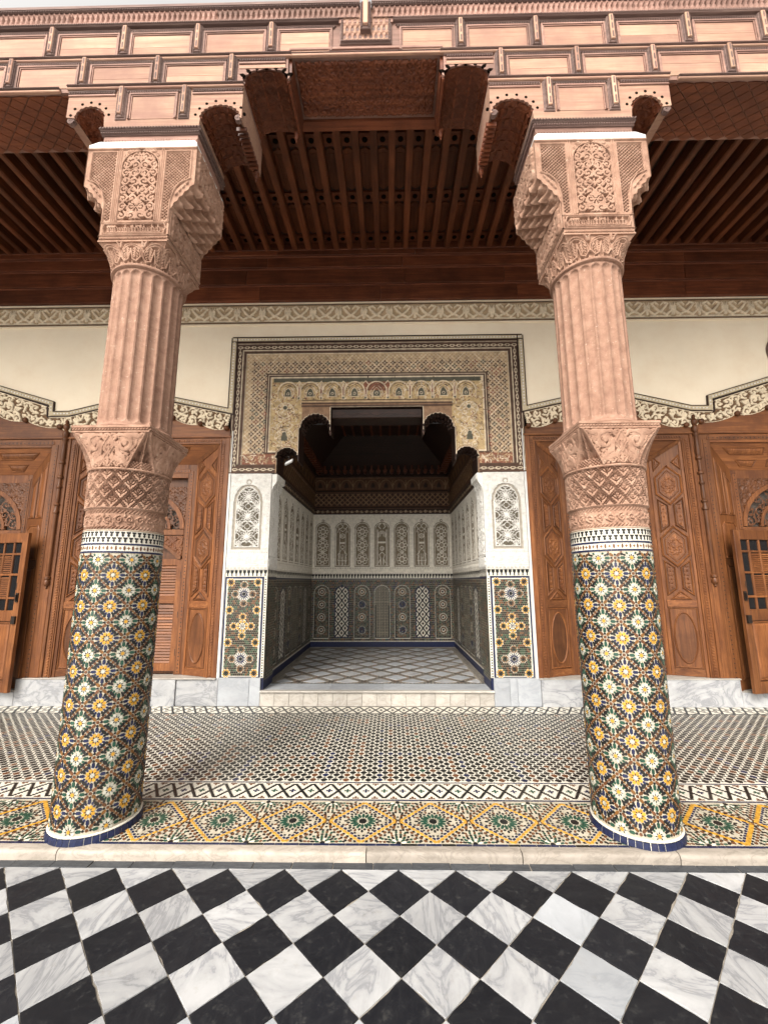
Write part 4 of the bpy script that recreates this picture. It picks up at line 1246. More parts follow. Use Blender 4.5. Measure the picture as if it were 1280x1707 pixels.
# ---------------------------------------------------------------- corbel block over each column
def corbel(s):
    c = s*CX0
    # s = -1: the small arch is on the outer (left) side, the large one towards the middle
    cb = thing('corbel_beam', '%s carved corbel block with arched ends and black discs for drilled holes resting on the %s column' % (('left', 'left') if s < 0 else ('right', 'right')), 'corbel', (c, YB0, 5.29), 'corbel blocks on the columns')
    X = lambda x: c - s*x     # x > 0 points to the middle of the portico
    zt, zb = 5.849, 5.575
    Ao = lobes(-.535, 5.565, .125, .115, PI, 0, 9, .07)
    Ai = lobes(.572, 5.545, .165, .125, PI, 0, 11, .07)
    P = [(-.735, zt), (-.735, zb)] + Ao + [(-.40, 5.455), (.40, 5.455)] + Ai + [(.757, 5.535), (.757, zt)]
    mb = MB(); mb.prism([(X(x), z) for x, z in P], YB0-.012, YB1+.01); mb.build('corbel_block', M['pale_wood'], cb)
    y = YB0-.012
    lo = lambda a, b: sorted((X(a), X(b)))
    panel(cb, *lo(-.21, .21), 5.50, zt, y, split=False)
    for x in (-.268, .268): muntin(cb, X(x), 5.495, zt-.003, y)
    for a, b in ((-.735, -.33), (.33, .757)):
        x0, x1 = lo(a, b)
        mb = MB(); mb.rope(x0, x1, y-.004, zt-.038, .0095, .021); mb.bbox(x0, x1, y-.012, y+.004, zt-.026, zt-.016, .003); mb.build('rope_moulding', M['grey_wood'], cb)
        mb = MB(); mb.bbox(x0, x1, y-.010, y+.004, zt-.068, zt-.052, .003); mb.build('panel_fillet', M['rose_wood'], cb)
    rail(cb, *lo(-.745, .765), zt-.008, y-.004)
    # black discs for the shade inside drilled holes, following the arches
    mb = MB()
    for (cx, cz, rx, rz, n) in ((-.535, 5.565, .166, .156, 7), (.572, 5.545, .210, .170, 8)):
        for i in range(n):
            a = PI*(.06+.88*i/(n-1))
            x, z = cx+rx*math.cos(a), cz+rz*math.sin(a)
            q = [(X(x)+.0125*math.cos(t), z+.0125*math.sin(t)) for t in np.linspace(0, 2*PI, 11)[:-1]]
            mb.prism(q, y-.0015, y+.01)
    mb.build('drilled_hole_shade', M['opening_shade'], cb)
    mb = MB()
    for (cx, cz, rx, rz, n) in ((-.535, 5.565, .122, .112, 14), (.572, 5.545, .162, .122, 18)):
        for i in range(n//2):
            a = PI*(i+.5)/(n//2)
            x, z = cx+rx*1.03*math.cos(a), cz+rz*1.03*math.sin(a)
            k0 = len(mb.v); mb.lathe([(0, 0), (.011, 0), (.011, .49), (0, .49)], 0, 0, 6)
            for q in range(k0, len(mb.v)): vx, vy, vz = mb.v[q]; mb.v[q] = (X(x)+vx, YB0+vz, z+vy)
    mb.build('arch_rib', M['cedar'], cb)
    vault_lining(cb, -s, .572, 5.545, .165, .125, YB0-.006, YB1, X); vault_lining(cb, -s, -.535, 5.565, .125, .115, YB0-.006, YB1, X)
    for x in (-.70, .725):   # curled volutes at the springing
        for y_ in (YB0-.006, YB1-.03):
            mb = MB()
            t = np.linspace(0, 2.2*2*PI, 34)
            pts = [(X(x)+(.030-.0018*q)*math.cos(q), 5.548+(.030-.0018*q)*math.sin(q)) for q in t]
            mb.strip(pts, .008, y_, y_+.035)
            mb.build('volute', M['grey_wood'] if y_ < 3 else M['cedar'], cb)
    mb = MB()  # carved hanging board behind the large arch
    mb.lathe([(0, 5.42), (.010, 5.435), (.004, 5.452), (.02, 5.468), (.024, 5.49), (.015, 5.505), (.026, 5.52), (.018, 5.54)], X(.735), YB1-.04, 14)
    for i in range(9): mb.box(*lo(.69, .775), YB0+.06+i*.04, YB0+.08+i*.04, 5.50-.0, 5.536)
    mb.build('pendant', M['cedar'], cb)
    # lattice of small squares in the barrel of the large arch
    mb = MB()
    for i in range(7):
        a = PI*(i+.5)/7; x, z = .572+.150*math.cos(a), 5.545+.110*math.sin(a)
        for j in range(5):
            k0 = len(mb.v); mb.box(-.018, .018, -.003, .006, -.028, .028)
            ca, sa = math.cos(a+PI/2), math.sin(a+PI/2)
            for q in range(k0, len(mb.v)): vx, vy, vz = mb.v[q]; mb.v[q] = (X(x+vx*ca-vy*sa), YB0+.07+j*.088+vz, z+vx*sa+vy*ca)
    mb.build('barrel_lattice', M['cedar'], cb, kind='stuff')
    x0, x1 = c-.425, c+.425
    mb = MB(); mb.bbox(x0, x1, y-.012, YB1, 5.418, 5.454, .006); mb.rope(x0, x1, y-.012, 5.436, .012, .024); mb.build('rope_moulding', M['grey_wood'], cb)
    mb = MB(); mb.bbox(x0+.012, x1-.012, y-.002, YB1, 5.385, 5.4165, .006); mb.rope(x0+.012, x1-.012, y-.004, 5.40, .009, .02); mb.build('rope_moulding', M['grey_wood'], cb)
    mb = MB(); mb.box(x0+.03, x1-.03, y+.012, YB1-.04, 5.286, 5.384)
    n = 34
    for i in range(n):
        x = x0+.03+(i+.5)*(x1-x0-.06)/n; w = (x1-x0-.06)/n*.46
        mb.prism([(x-w, 5.345), (x, 5.32), (x+w, 5.345)], y+.006, y+.014)
    mb.build('saw_tooth_board', M['rose_wood'], cb)
corbel(-1); corbel(1)

# ================================================================ gallery ceiling
ceil = tag(bpy.data.objects.new('ceiling', None), kind='structure'); col.objects.link(ceil); ORG[ceil.name] = np.zeros(3)
mb = MB(); mb.box(-9, 9, YB1+.002, YW+.4, 6.80, 7.0); mb.build('roof_board', M['cedar_dark'], ceil)
jm = MB(); jm.box(-.04, .04, 3.60, YW-.09, 6.655, 6.80); jm.box(-.026, .026, 3.60, YW-.09, 6.647, 6.6551)
jme = mesh_of(jm, 'joist', M['cedar_y'])
JS = .2085
def bossm():
    q = [(.032*math.cos(t), .032*math.sin(t)) for t in np.linspace(0, 2*PI, 13)[:-1]]
    mb = MB(); mb.zprism(q, -.004, .02); return mesh_of(mb, 'hole_shade_disc', M['opening_shade'])  # black disc stands in for the shade inside a round opening
bme = bossm()
def cpan(y0, y1):
    mb = MB()
    for k, (w, z) in enumerate(((.062, 6.792), (.046, 6.784))):
        e = .045-.012*k
        mb.zprism([(-w, y0+e), (0, y0+.01*k), (w, y0+e), (w, y1-e), (0, y1-.01*k), (-w, y1-e)], 6.801, z)
    for x in (-.024, 0, .024): mb.box(x-.006, x+.006, y0+.07, y1-.07, 6.776, 6.785)
    return mesh_of(mb, 'ceiling_panel', M['cedar_y'])
pm = [cpan(4.13, 4.68), cpan(4.86, 5.36)]
fm = MB(); fm.box(-.063, .063, -.07, .07, 6.772, 6.801); fme = mesh_of(fm, 'cross_fillet', M['cedar'])
em = MB(); em.box(-.063, .063, 5.525, 5.60, 6.655, 6.77); eme = mesh_of(em, 'end_block', M['cedar'])
for i in range(-29, 30):
    x = .02+i*JS
    put('joist', jme, ceil, None, (x, 0, random.uniform(-.003, .003)))
    xm = x+JS/2
    put('end_block', eme, ceil, None, (xm, 0, 0))
    if abs(xm) < 2.4:
        for q in pm: put('ceiling_panel', q, ceil, None, (xm, 0, 0))
        for y in (4.04, 4.77, 5.45):
            put('cross_fillet', fme, ceil, None, (xm, y, 0)); put('hole_shade_disc', bme, ceil, None, (xm, y, 6.771))
mb = MB(); mb.box(-9, 9, YB1+.003, 3.46, 6.15, 6.80); mb.build('trimmer_board', M['cedar'], ceil)
mb = MB(); mb.box(-9, 9, 3.465, 3.60, 6.42, 6.80); mb.build('trimmer_board', M['cedar'], ceil)
for z0, z1, y in ((5.885, 6.125, 5.615), (6.135, 6.385, 5.585), (6.395, 6.565, 5.555), (6.575, 6.66, 5.525)):
    xs = [-9, -6.2, -3.9+random.uniform(-.3, .3), -1.7+random.uniform(-.3, .3), .3+random.uniform(-.3, .3), 2.2+random.uniform(-.3, .3), 4.6, 6.5, 9]
    for a, b in zip(xs, xs[1:]):
        mb = MB(); mb.bbox(a+.002, b-.002, y, YW+.05, z0, z1, .004); mb.build('cornice_board', M['cedar'], ceil, loc=((a+b)/2, y, z0))
    mb = MB(); mb.bbox(-9, 9, y-.018, y+.02, z1-.014, z1+.006, .005); mb.build('cornice_fillet', M['cedar'], ceil)
# ================================================================ wall behind the gallery
wall = thing('plaster_wall', 'cream plastered back wall of the gallery with a carved frieze under the ceiling', 'wall', (0, YW, ZG))
prof_r = [(2.165, 4.195), (3.335, 4.455), (4.504, 4.170), (4.742, 4.168), (4.752, 4.323), (5.90, 4.672), (6.6, 4.88)]
for s in (-1, 1):
    P = [(2.15, 5.30), (2.15, 4.17)] + [(x, z-.04) for x, z in prof_r] + [(6.63, 4.85), (6.63, .30), (9, .30), (9, 5.885), (0, 5.885), (0, 5.30)]
    mb = MB(); mb.prism([(s*x, z) for x, z in P], YW, YW+.25); mb.build('wall_plaster', M['cream_plaster'], wall)
mb = MB(); mb.box(-9, 9, YW+.55, YW+.70, ZG-.3, ZG+.001); 
mb.box(-9.2, -9, 2.9, YW+.6, ZG-.2, 7); mb.box(9, 9.2, 2.9, YW+.6, ZG-.2, 7)  # unseen end walls added to keep side light out
for s in (-1, 1):
    x0, x1 = sorted((s*1.62, s*9)); mb.box(x0, x1, 6.52, 6.7, ZG-.3, 7.0)  # unseen boxes added behind the doors to block light
mb.box(-1.62, 1.62, 6.35, 6.6, 5.2, 7.0)
mb.build('light_block', M['room'], wall)
# frieze
cv = Cv(-5.95, 5.95, 5.545, 5.865, 105)
for i in range(-15, 16):
    x = i*.385
    for sg in (1, -1):
        cv.stroke([(x, 5.66), (x+sg*.075, 5.74), (x+sg*.12, 5.80), (x+sg*.06, 5.82), (x+sg*.02, 5.78)], [.02, .018, .015, .015, .01], .022, 1)
        cv.stroke([(x+sg*.03, 5.66), (x+sg*.09, 5.62), (x+sg*.16, 5.68), (x+sg*.15, 5.76)], [.016, .018, .014, .012], .022, 1)
        cv.stroke([(x+sg*.19, 5.63), (x+sg*.185, 5.72), (x+sg*.155, 5.81)], [.02, .014, .01], .022, 1)
    cv.rect(x-.16, x+.16, 5.592, 5.606, .018, 1)
    cv.stroke([(x+.1925, 5.62), (x+.1925, 5.82)], .006, .018, 1)
cv.rect(-6, 6, 5.552, 5.572, .024, 2); cv.rect(-6, 6, 5.845, 5.860, .024, 2); cv.rect(-6, 6, 5.572, 5.584, .022, 1)
relief('carved_frieze', cv, lambda u, v, h: (u, YW-.004-h, v), M['stucco_col'], wall, [(.50, .365, .225), (.80, .67, .49), (.13, .08, .048)])
mb = MB(); mb.box(-9, 9, YW-.03, YW+.02, 5.866, 5.884); mb.box(-9, 9, YW-.018, YW+.02, 5.525, 5.544); mb.build('frieze_fillet', M['cream_plaster'], wall)

# carved scroll band above the doors with its stepped border
BANDC = [(.17, .10, .055), (.72, .60, .43), (.30, .22, .13)]
knobs = [(2.165, 3.885), (2.545, 3.955), (2.95, 4.05), (3.335, 4.085), (3.70, 4.05), (4.0, 3.93), (4.383, 3.872), (4.60, 3.925), (5.12, 4.035), (5.56, 4.122), (6.0, 4.21), (6.4, 4.28)]
def wavy():
    P = []
    for (a, b), (c, d) in zip(knobs, knobs[1:]):
        n = 9
        for i in range(n):
            t = i/n; P.append((a+(c-a)*t, b+(d-b)*t-.052*math.sin(PI*t)**.7))
    return P+[knobs[-1]]
WV = wavy()
for s in (-1, 1):
    region = WV + [(x, z-.085) for x, z in prof_r[::-1] if x < 6.45]
    region = WV + [(6.4, 4.73), (5.90, 4.587), (4.80, 4.235), (4.79, 4.085), (4.50, 4.085), (3.335, 4.365), (2.12, 4.10)]
    cv = Cv(2.10, 6.4, 3.80, 4.75, 160)
    ins = cv.dist(region)
    rr = random.Random(21)
    for i in range(33):
        x = 2.16+i*.130
        lo = np.interp(x, [p_[0] for p_ in WV], [p_[1] for p_ in WV]); hi = np.interp(x, [2.12, 3.335, 4.5, 4.79, 4.80, 5.9, 6.4], [4.10, 4.365, 4.085, 4.085, 4.235, 4.587, 4.73])
        n = max(1, int(round((hi-lo)/.135)))
        for j in range(n):
            z = lo+(j+.5)*(hi-lo)/n; sg = 1 if (i+j) % 2 else -1
            cv.scroll(x+rr.uniform(-.012, .012), z, .056, sg, rr.uniform(0, 6.28), .0125, .028, 1, turns=1.2)
            cv.leaf(x+.065, z-.04, rr.uniform(0, 6.28), .11, .038, .026, 1, bend=sg*1.2)
            cv.leaf(x+.04, z+.055, rr.uniform(0, 6.28), .10, .034, .026, 1, bend=-sg*1.2)
    cv.H = np.where(ins > .012, cv.H, np.where(ins > 0, .024, 0)); cv.C = np.where(ins > .012, cv.C, 1)
    relief('carved_scroll_band', cv, lambda u, v, h: (s*u, YW-.006-h, v), M['stucco_col'], wall, BANDC, mask=ins > -.004)
    # border: dark edge, patterned fillet, dark edge
    path = [(2.165, 5.305), (2.165, 4.195)] + prof_r[1:]
    pts = [(s*x, z) for x, z in path]
    sd_ = 1 if s > 0 else -1
    mb = MB()
    mb.strip(pts, .011, YW-.034, YW+.01, 0, 0)
    mb.strip(pts, .014, YW-.034, YW+.01, 0, sd_*-.082); mb.build('border_edge', M['cedar_dark'], wall)
    mb = MB(); mb.strip(pts, .058, YW-.028, YW+.01, 0, sd_*-.035); mb.build('border_fillet', M['tan_fillet'], wall)
    mb = MB()
    for (a, b), (c, d) in zip(path, path[1:]):
        L = math.hypot(c-a, d-b); n = max(1, int(L/.045)); tx, tz = (c-a)/L, (d-b)/L
        for i in range(n):
            t = (i+.5)/n; x, z = a+(c-a)*t-tz*(-.035*-1)*-1*0, b+(d-b)*t
            x, z = x + (-tz)*(-.035), z + tx*(-.035)
            w = .015
            mb.prism([(s*(x+tx*w), z+tz*w), (s*(x-tz*.012), z+tx*.012), (s*(x-tx*w), z-tz*w), (s*(x+tz*.012), z-tx*.012)], YW-.032, YW-.02)
    mb.build('border_bead', M['stucco'], wall, kind='stuff')
# top run of the same border over the portal
mb = MB(); mb.box(-2.155, 2.155, YW-.0345, YW+.01, 5.305, 5.319); mb.box(-2.155, 2.155, YW-.0345, YW+.01, 5.235, 5.248); mb.build('border_edge', M['cedar_dark'], wall)
mb = MB(); mb.box(-2.14, 2.14, YW-.0285, YW+.01, 5.25, 5.303); mb.build('border_fillet', M['tan_fillet'], wall)
mb = MB()
for i in range(94): x = -2.1+i*.0452; mb.prism([(x-.015, 5.277), (x, 5.265), (x+.015, 5.277), (x, 5.289)], YW-.0325, YW-.02)
mb.build('border_bead', M['stucco'], wall, kind='stuff')
mb = MB()
for s in (-1, 1): mb.box(*sorted((s*2.02, s*2.10)), YW-.004, YW+.2, .46, 4.16)
mb.build('door_reveal', M['stucco'], wall)

# round carved medallion at the right edge of the view
med = thing('wall_medallion', 'dark red round carved medallion high on the cream wall at the right edge', 'medallion', (5.985, YW, 5.0))
mb = MB()
for r0, r1, y in ((0, .205, YW-.02),):
    q = [(5.985+r1*math.cos(a), 5.0+r1*math.sin(a)) for a in np.linspace(0, 2*PI, 49)[:-1]]; mb.prism(q, y, YW-.001)
mb.build('medallion_disc', M['rose_wood'], med)
mb = MB(); q = np.linspace(0, 2*PI, 57); mb.strip([(5.985+.245*math.cos(a), 5.0+.245*math.sin(a)) for a in q], .07, YW-.035, YW+.005); mb.build('medallion_rim', M['grey_wood'], med)
mb = MB()
for i in range(8):
    a = i*PI/4; mb.prism([(5.985+r_*math.cos(a+d_), 5.0+r_*math.sin(a+d_)) for r_, d_ in ((.05, 0), (.11, -.25), (.19, 0), (.11, .25))], YW-.032, YW-.018)
mb.build('medallion_petal', M['rose_wood'], med)

# ================================================================ painted timber portal round the alcove
port = thing('painted_portal', 'painted cedar surround of the alcove with lattice bands and a row of small arches', 'portal', (0, YW, 3.21))
half = [(1.42, 3.212)]
sm = lobes(1.285, 3.43, .150, .150, 0, PI, 8, .075)
half += [(1.42, 3.44)] + sm[1:-1] + [(1.135, 3.40), (1.118, 3.40), (1.118, 3.88)]
bg = lobes(.885, 3.89, .20, .195, 0, PI, 10, .075)
half += [(1.085, 3.90)] + bg[1:-1] + [(.685, 3.84), (.664, 3.84), (.664, 4.196), (0, 4.196)]
outer = [(0, 5.236), (2.118, 5.236), (2.118, 3.212)]
for s in (-1, 1):
    P = [(s*x, z) for x, z in half+outer]
    mb = MB(); mb.prism(P, YW+.004, YW+.34); mb.build('portal_frame', M['cedar_dark'], port)
PC = [(.395, .275, .155), (.075, .04, .024), (.56, .46, .335), (.20, .075, .042), (.075, .07, .048), (.42, .30, .15), (.24, .14, .08)]
cv = Cv(-2.116, 2.116, 3.214, 5.234, 125)
U = cv.u[None, :]; V = cv.v[:, None]
opening = [(s_*x, z) for s_, seq in ((1, half), (-1, half[::-1])) for x, z in seq]
op = cv.dist(opening)
r_in = np.maximum(np.abs(U), 0)
ed = np.minimum(2.116-np.abs(U), 5.234-V)       # distance in from the outer edge of the frame
C = np.full(cv.H.shape, 0)
def band(a, b, c, h=0):
    m_ = (ed >= a) & (ed < b); C[m_] = c; cv.H[m_] = h
band(0, .022, 1, .02); band(.022, .03, 2, .024); band(.03, .04, 1, .02)
band(.04, .118, 1, .012)
band(.118, .128, 1, .022); band(.128, .137, 2, .026); band(.137, .178, 1, .018); band(.178, .19, 2, .014)
band(.19, .49, 0, .004)
band(.49, .50, 2, .014); band(.50, .525, 1, .018); band(.525, .535, 2, .02); band(.535, .555, 1, .016); band(.555, .57, 2, .010)
cv.C = C
# chain of linked ovals
def along(a, step, fn):
    w_, top = 2.116-a, 5.234-a
    n = int(round(2*w_/step))
    for i in range(n+1): fn(-w_+i*2*w_/n, top, 0)
    m_ = int((top-3.25)/step)
    for s_ in (-1, 1):
        for i in range(1, m_+1): fn(s_*w_, top-i*step, 1)
def link(x, z, vert):
    rx, rz = (.016, .034) if vert else (.034, .016)
    t = np.linspace(0, 2*PI, 11); cv.stroke(np.stack([x+rx*np.cos(t), z+rz*np.sin(t)], 1), .0055, .016, 2)
    if vert: cv.line(x, z+.03, x, z+.075, .0055, .015, 2)
    else: cv.line(x+.03, z, x+.075, z, .0055, .015, 2)
along(.079, .102, link)
keep = (ed < .19)
# lattice of quatrefoils
def quat(x, z, big, c):
    k = .030 if big else .018
    for a in range(4): cv.leaf(x, z, a*PI/2, k*1.25, k, 0, c, bend=0)
    if big: cv.disc(x, z, .008, 0, 2)
q = .130; n = 0
for i in range(-15, 16):
    for j in range(0, 15):
        for hh in (0, .5):
            x = (i+hh)*q*.93; z = 5.234-.34-(j+hh-0)*q*.93
            e = min(2.116-abs(x), 5.234-z)
            if not .20 < e < .49: continue
            rr_ = random.random(); n += 1
            quat(x, z, True, 3 if rr_ < .15 else (1 if rr_ < .85 else 4))
            for dx, dz in ((.5, 0), (0, .5)):
                x2, z2 = x+dx*q*.93, z+dz*q*.93
                if .2 < min(2.116-abs(x2), 5.234-z2) < .49: quat(x2, z2, False, 6)
m_ = (ed >= .195) & (ed < .488)
L1 = np.abs((((U+V-5.234+.34)/(q*.93)+.25+.25) % .5)-.25); L2 = np.abs((((U-V+5.234-.34)/(q*.93)+.25+.25) % .5)-.25)
lt = m_ & ((np.abs(L1) > .212) | (np.abs(L2) > .212)); cv.C[lt] = 2; cv.H[lt] = .008
# arcade panel
m2 = ed >= .57
cv.C[m2] = 5; cv.H[m2] = .002
rr = random.Random(8)
for j in range(7):
    for s_ in (-1, 1):
        cv.scroll(s_*1.27, 3.62+j*.10, .05, s_*(1 if j % 2 else -1), PI/2, .0065, .008, 2); cv.scroll(s_*1.40, 3.62+j*.10, .05, -s_*(1 if j % 2 else -1), PI/2, .0065, .008, 2)
for i in range(2000):
    x = rr.uniform(-1.54, 1.54); z = rr.uniform(3.55, 4.64)
    if abs(x) < 1.1 and z < 4.2: continue
    cv.leaf(x, z, rr.uniform(0, 6.3), rr.uniform(.03, .06), .012, .004, rr.choice((2, 2, 0, 6, 3, 1)), bend=rr.choice((-1.5, 1.5)))
for i in range(-4, 5):
    x = i*.325
    for (zc_, col_) in ((4.455, True),):
        c0 = 3 if abs(i) < 1 else 0
        cv.circle(x, zc_, .145, .008, .012, 2, a0=-.1, a1=PI+.1); cv.circle(x, zc_, .120, .004, .010, 1, a0=0, a1=PI)
        cv.line(x-.145, 4.33, x-.145, 4.455, .006, .012, 2); cv.line(x+.145, 4.33, x+.145, 4.455, .006, .012, 2)
        cv.poly([(x-.046, 4.375), (x+.046, 4.375), (x+.046, 4.43), (x+.03, 4.47), (x, 4.50), (x-.03, 4.47), (x-.046, 4.43)], .006, 4)
        cv.stroke([(x-.05, 4.37), (x-.05, 4.43), (x-.033, 4.475), (x, 4.508), (x+.033, 4.475), (x+.05, 4.43), (x+.05, 4.37), (x-.05, 4.37)], .0045, .012, 2)
        cv.circle(x, 4.415, .02, .0035, .01, 2, n=10)
        for sg in (1, -1): cv.stroke([(x+sg*.06, 4.36), (x+sg*.09, 4.42), (x+sg*.07, 4.49), (x+sg*.02, 4.54)], .004, .009, 2)
        cv.stroke([(x-.05, 4.52), (x, 4.555), (x+.05, 4.52)], .004, .009, 1)
        if abs(i) < 1: pass
    if i < 4:
        cv.stroke([(x+.12, 4.56), (x+.1625, 4.61), (x+.205, 4.56)], .006, .012, 2)
        cv.poly([(x+.145, 4.36), (x+.18, 4.36), (x+.18, 4.56), (x+.1625, 4.585), (x+.145, 4.56)], .006, 2); cv.leaf(x+.1625, 4.38, PI/2, .17, .018, .009, 3, bend=0)
        cv.disc(x+.1625, 4.345, .016, .008, 4)
tp = (V > 4.60) & m2 & (np.abs(U) < 1.52) & (cv.H < .007); cv.C[tp] = 4
mask_red = (np.abs(U) < .19) & (V > 4.46) & (V < 4.6) & m2 & (cv.H < .007); cv.C[mask_red] = 3
for s_ in (-1, 1):
    for zc_ in (4.20, 3.80):
        x = s_*1.335
        cv.circle(x, zc_-.06, .135, .006, .010, 2, a0=0, a1=PI); cv.disc(x, zc_, .03, .006, 4); cv.circle(x, zc_, .036, .004, .010, 2, n=14)
    cv.poly([(s_*1.29, 3.70), (s_*1.38, 3.70), (s_*1.38, 3.76), (s_*1.335, 3.83), (s_*1.29, 3.76)], .006, 4)
# red lower returns and bottom chain
low = (V < 3.50) & (np.abs(U) > 1.1) & (ed > .19); cv.C[low] = 3; cv.H[low] = .004
lo2 = (V < 3.52) & (V > 3.495) & (ed > .49); cv.C[lo2] = 1; cv.H[lo2] = .016
lo3 = (V < 3.545) & (V >= 3.52) & (ed > .555); cv.C[lo3] = 2; cv.H[lo3] = .012
for i in range(160):
    s_ = rr.choice((-1, 1)); cv.leaf(s_*rr.uniform(1.42, 1.9), rr.uniform(3.37, 3.48), rr.uniform(0, 6.3), .05, .016, .006, rr.choice((2, 0, 6)), bend=1)
b1 = (V < 3.35) & (ed > .12); cv.C[b1] = 1; cv.H[b1] = .018
b2 = (V < 3.312) & (V > 3.232) & (ed > .04); cv.C[b2] = 1; cv.H[b2] = .010
for s_ in (-1, 1):
    for i in range(7): link(s_*(2.02-i*.102), 3.272, 0)
b3 = (V < 3.232) & (ed > -9); cv.C[b3] = 1; cv.H[b3] = .02
# mouldings that edge the opening
near = (op < 0) & (op > -.022); cv.C[near] = 2; cv.H[near] = .010
near = (op < 0) & (op > -.03); cv.C[near] = 6; cv.H[near] = .004
near = (op < 0) & (op > -.016); cv.C[near] = 2; cv.H[near] = .014
up = (np.abs(U) < 1.10) & (V > 4.205) & (V < 4.315); 
for a, b, c, h in ((4.205, 4.225, 1, .02), (4.225, 4.245, 6, .03), (4.245, 4.265, 1, .024), (4.265, 4.30, 0, .02), (4.30, 4.315, 1, .018)):
    mm = (np.abs(U) < 1.10) & (V >= a) & (V < b); cv.C[mm] = c; cv.H[mm] = h
vt = (np.abs(U) > .67) & (np.abs(U) < 1.09) & (V > 3.9) & (V < 4.205) & (op < -.02); cv.C[vt] = 6; cv.H[vt] = .006
relief('painted_facing', cv, lambda u, v, h: (u, YW-.002-h, v), M['painted_wood'], port, PC, mask=op < -.001)
# honeycomb teeth under the stepped arches
for s in (-1, 1):
    mb = MB()
    for (cx, cz, rx, rz, n) in ((1.285, 3.43, .145, .145, 9), (.885, 3.89, .195, .19, 11)):
        for ly in range(2):
            for i in range(n):
                a = PI*(i+.5*(ly % 2)+.25)/n
                k_ = 1.02-.07*ly
                x, z = cx+rx*k_*math.cos(a), cz+rz*k_*math.sin(a); w = .017
                c, d = math.cos(a), math.sin(a)
                mb.prism([(s*(x+w*d+c*.02), z-w*c+d*.02), (s*(x-w*d+c*.02), z+w*c+d*.02), (s*(x-w*d*.8), z+w*c*.8), (s*(x-c*.016), z-d*.016), (s*(x+w*d*.8), z-w*c*.8)], YW+.07+ly*.12, YW+.15+ly*.12)
    mb.build('arch_teeth', M['cedar_dark'], port, kind='stuff')
mb = MB(); mb.bbox(-.66, .66, YW+.03, YW+.33, 4.05, 4.19, .01); mb.build('hanging_board', M['cedar_dark'], port)
mb = MB()
for i in range(7):
    x = -.54+i*.18; mb.prism([(x-.085, 4.12), (x, 4.085), (x+.085, 4.12), (x, 4.155)], YW+.024, YW+.034)
mb.build('board_lozenge', M['cedar_dark'], port)
for s in (-1, 1):
    mb = MB(); x = s*.664
    mb.lathe([(0, 3.79), (.010, 3.80), (.004, 3.815), (.018, 3.83), (.02, 3.85), (.012, 3.87)], x+s*.012, YW+.05, 10); mb.build('pendant', M['grey_wood'], port)
# little white security camera under the left step of the arch
scam = thing('security_camera', 'small white bullet camera fixed under the left shoulder of the painted portal', 'camera', (-1.30, YW+.16, 3.43))
mb = MB(); mb.lathe([(0, -.075), (.024, -.075), (.03, -.068), (.03, .05), (.026, .062), (0, .065)], 0, 0, 16)
mb.v = [(-1.262+.86*vz+vx*.3, YW+.06-.42*vz+vy, 3.40+.25*vz+vx*.95) for vx, vy, vz in mb.v]; mb.build('camera_body', M['plastic'], scam, smooth=True)
mb = MB(); mb.lathe([(0, 3.41), (.010, 3.41), (.010, 3.47), (.024, 3.475), (.024, 3.485), (0, 3.485)], -1.275, YW+.08, 12); mb.build('camera_mount', M['iron'], scam, smooth=True)

# ================================================================ alcove
alc = tag(bpy.data.objects.new('alcove_floor', None), kind='structure'); col.objects.link(alc); ORG[alc.name] = np.zeros(3)
AX, AY = 1.555, 9.25
mb = MB(); mb.box(-AX-.1, AX+.1, YW-.012, AY+.1, ZG-.2, ZA-.004); mb.build('floor_bed', M['mortar'], alc)
dk = MB(); L_ = .252; q = .158
for i in range(-7, 8):
    for j in range(-1, 16):
        x = (i+.5*(j % 2))*2*L_*.92+.03; y = 6.43+(j-1)*L_
        if not (abs(x) < 1.5 and 6.05 < y < 9.2): continue
        P = []
        for dx, dy in ((-q, 0), (0, -q), (q, 0), (0, q)): P.append((min(max(x+dx, -1.44), 1.44), min(max(y+dy, 6.105), 9.17)))
        if len(set(P)) < 3 or abs(P[0][0]-P[2][0]) < .02 or abs(P[1][1]-P[3][1]) < .02: continue
        mb = MB(); mb.zprism(P, ZA-.006, ZA+.0008); mb.build('floor_tile', M['marble_grey'] if random.random() < .5 else M['marble'], alc, loc=(x, y, ZA))
# straps of little dark stones between the lozenges
for i in range(-9, 10):
    for j in range(-2, 17):
        x = (i+.5*(j % 2))*2*L_*.92+.03; y = 6.43+(j-1)*L_
        for sx in (1, -1):
            for off in (-.028, .028):
                for k in range(5):
                    t = (k+.5)/5
                    px = x+sx*(L_*.92*t)+off*sx*0; py = y-L_/2*0+ (L_*t) - L_*.0
                    px = x+sx*L_*.92*(1-t); py = y+L_*t+off
                    if abs(px) < 1.44 and 6.11 < py < 9.17:
                        a = math.atan2(L_, -sx*L_*.92); P = [(px+.026*math.cos(a)*u_-.009*math.sin(a)*w_, py+.026*math.sin(a)*u_+.009*math.cos(a)*w_) for u_, w_ in ((-1, -1), (1, -1), (1, 1), (-1, 1))]
                        dk.add([(p_[0], p_[1], ZA-.001) for p_ in P], [(0, 1, 2, 3)], TI['black'] if random.random() < .8 else TI['brown'])
for i in range(62): x = -1.46+i*.0475; dk.add([(x, 6.06, ZA-.001), (x+.024, 6.06, ZA-.001), (x+.036, 6.098, ZA-.001), (x+.012, 6.098, ZA-.001)], [(0, 1, 2, 3)], TI['black'])
for s in (-1, 1):
    for k, x in enumerate((1.462, 1.492, 1.522)):
        x0, x1 = sorted((s*x, s*(x+.012))); dk.add([(x0, 6.0, ZA-.001), (x1, 6.0, ZA-.001), (x1, 9.22, ZA-.001), (x0, 9.22, ZA-.001)], [(0, 1, 2, 3)], TI['black'])
dk.build('floor_strapwork', TM, alc, kind='stuff')
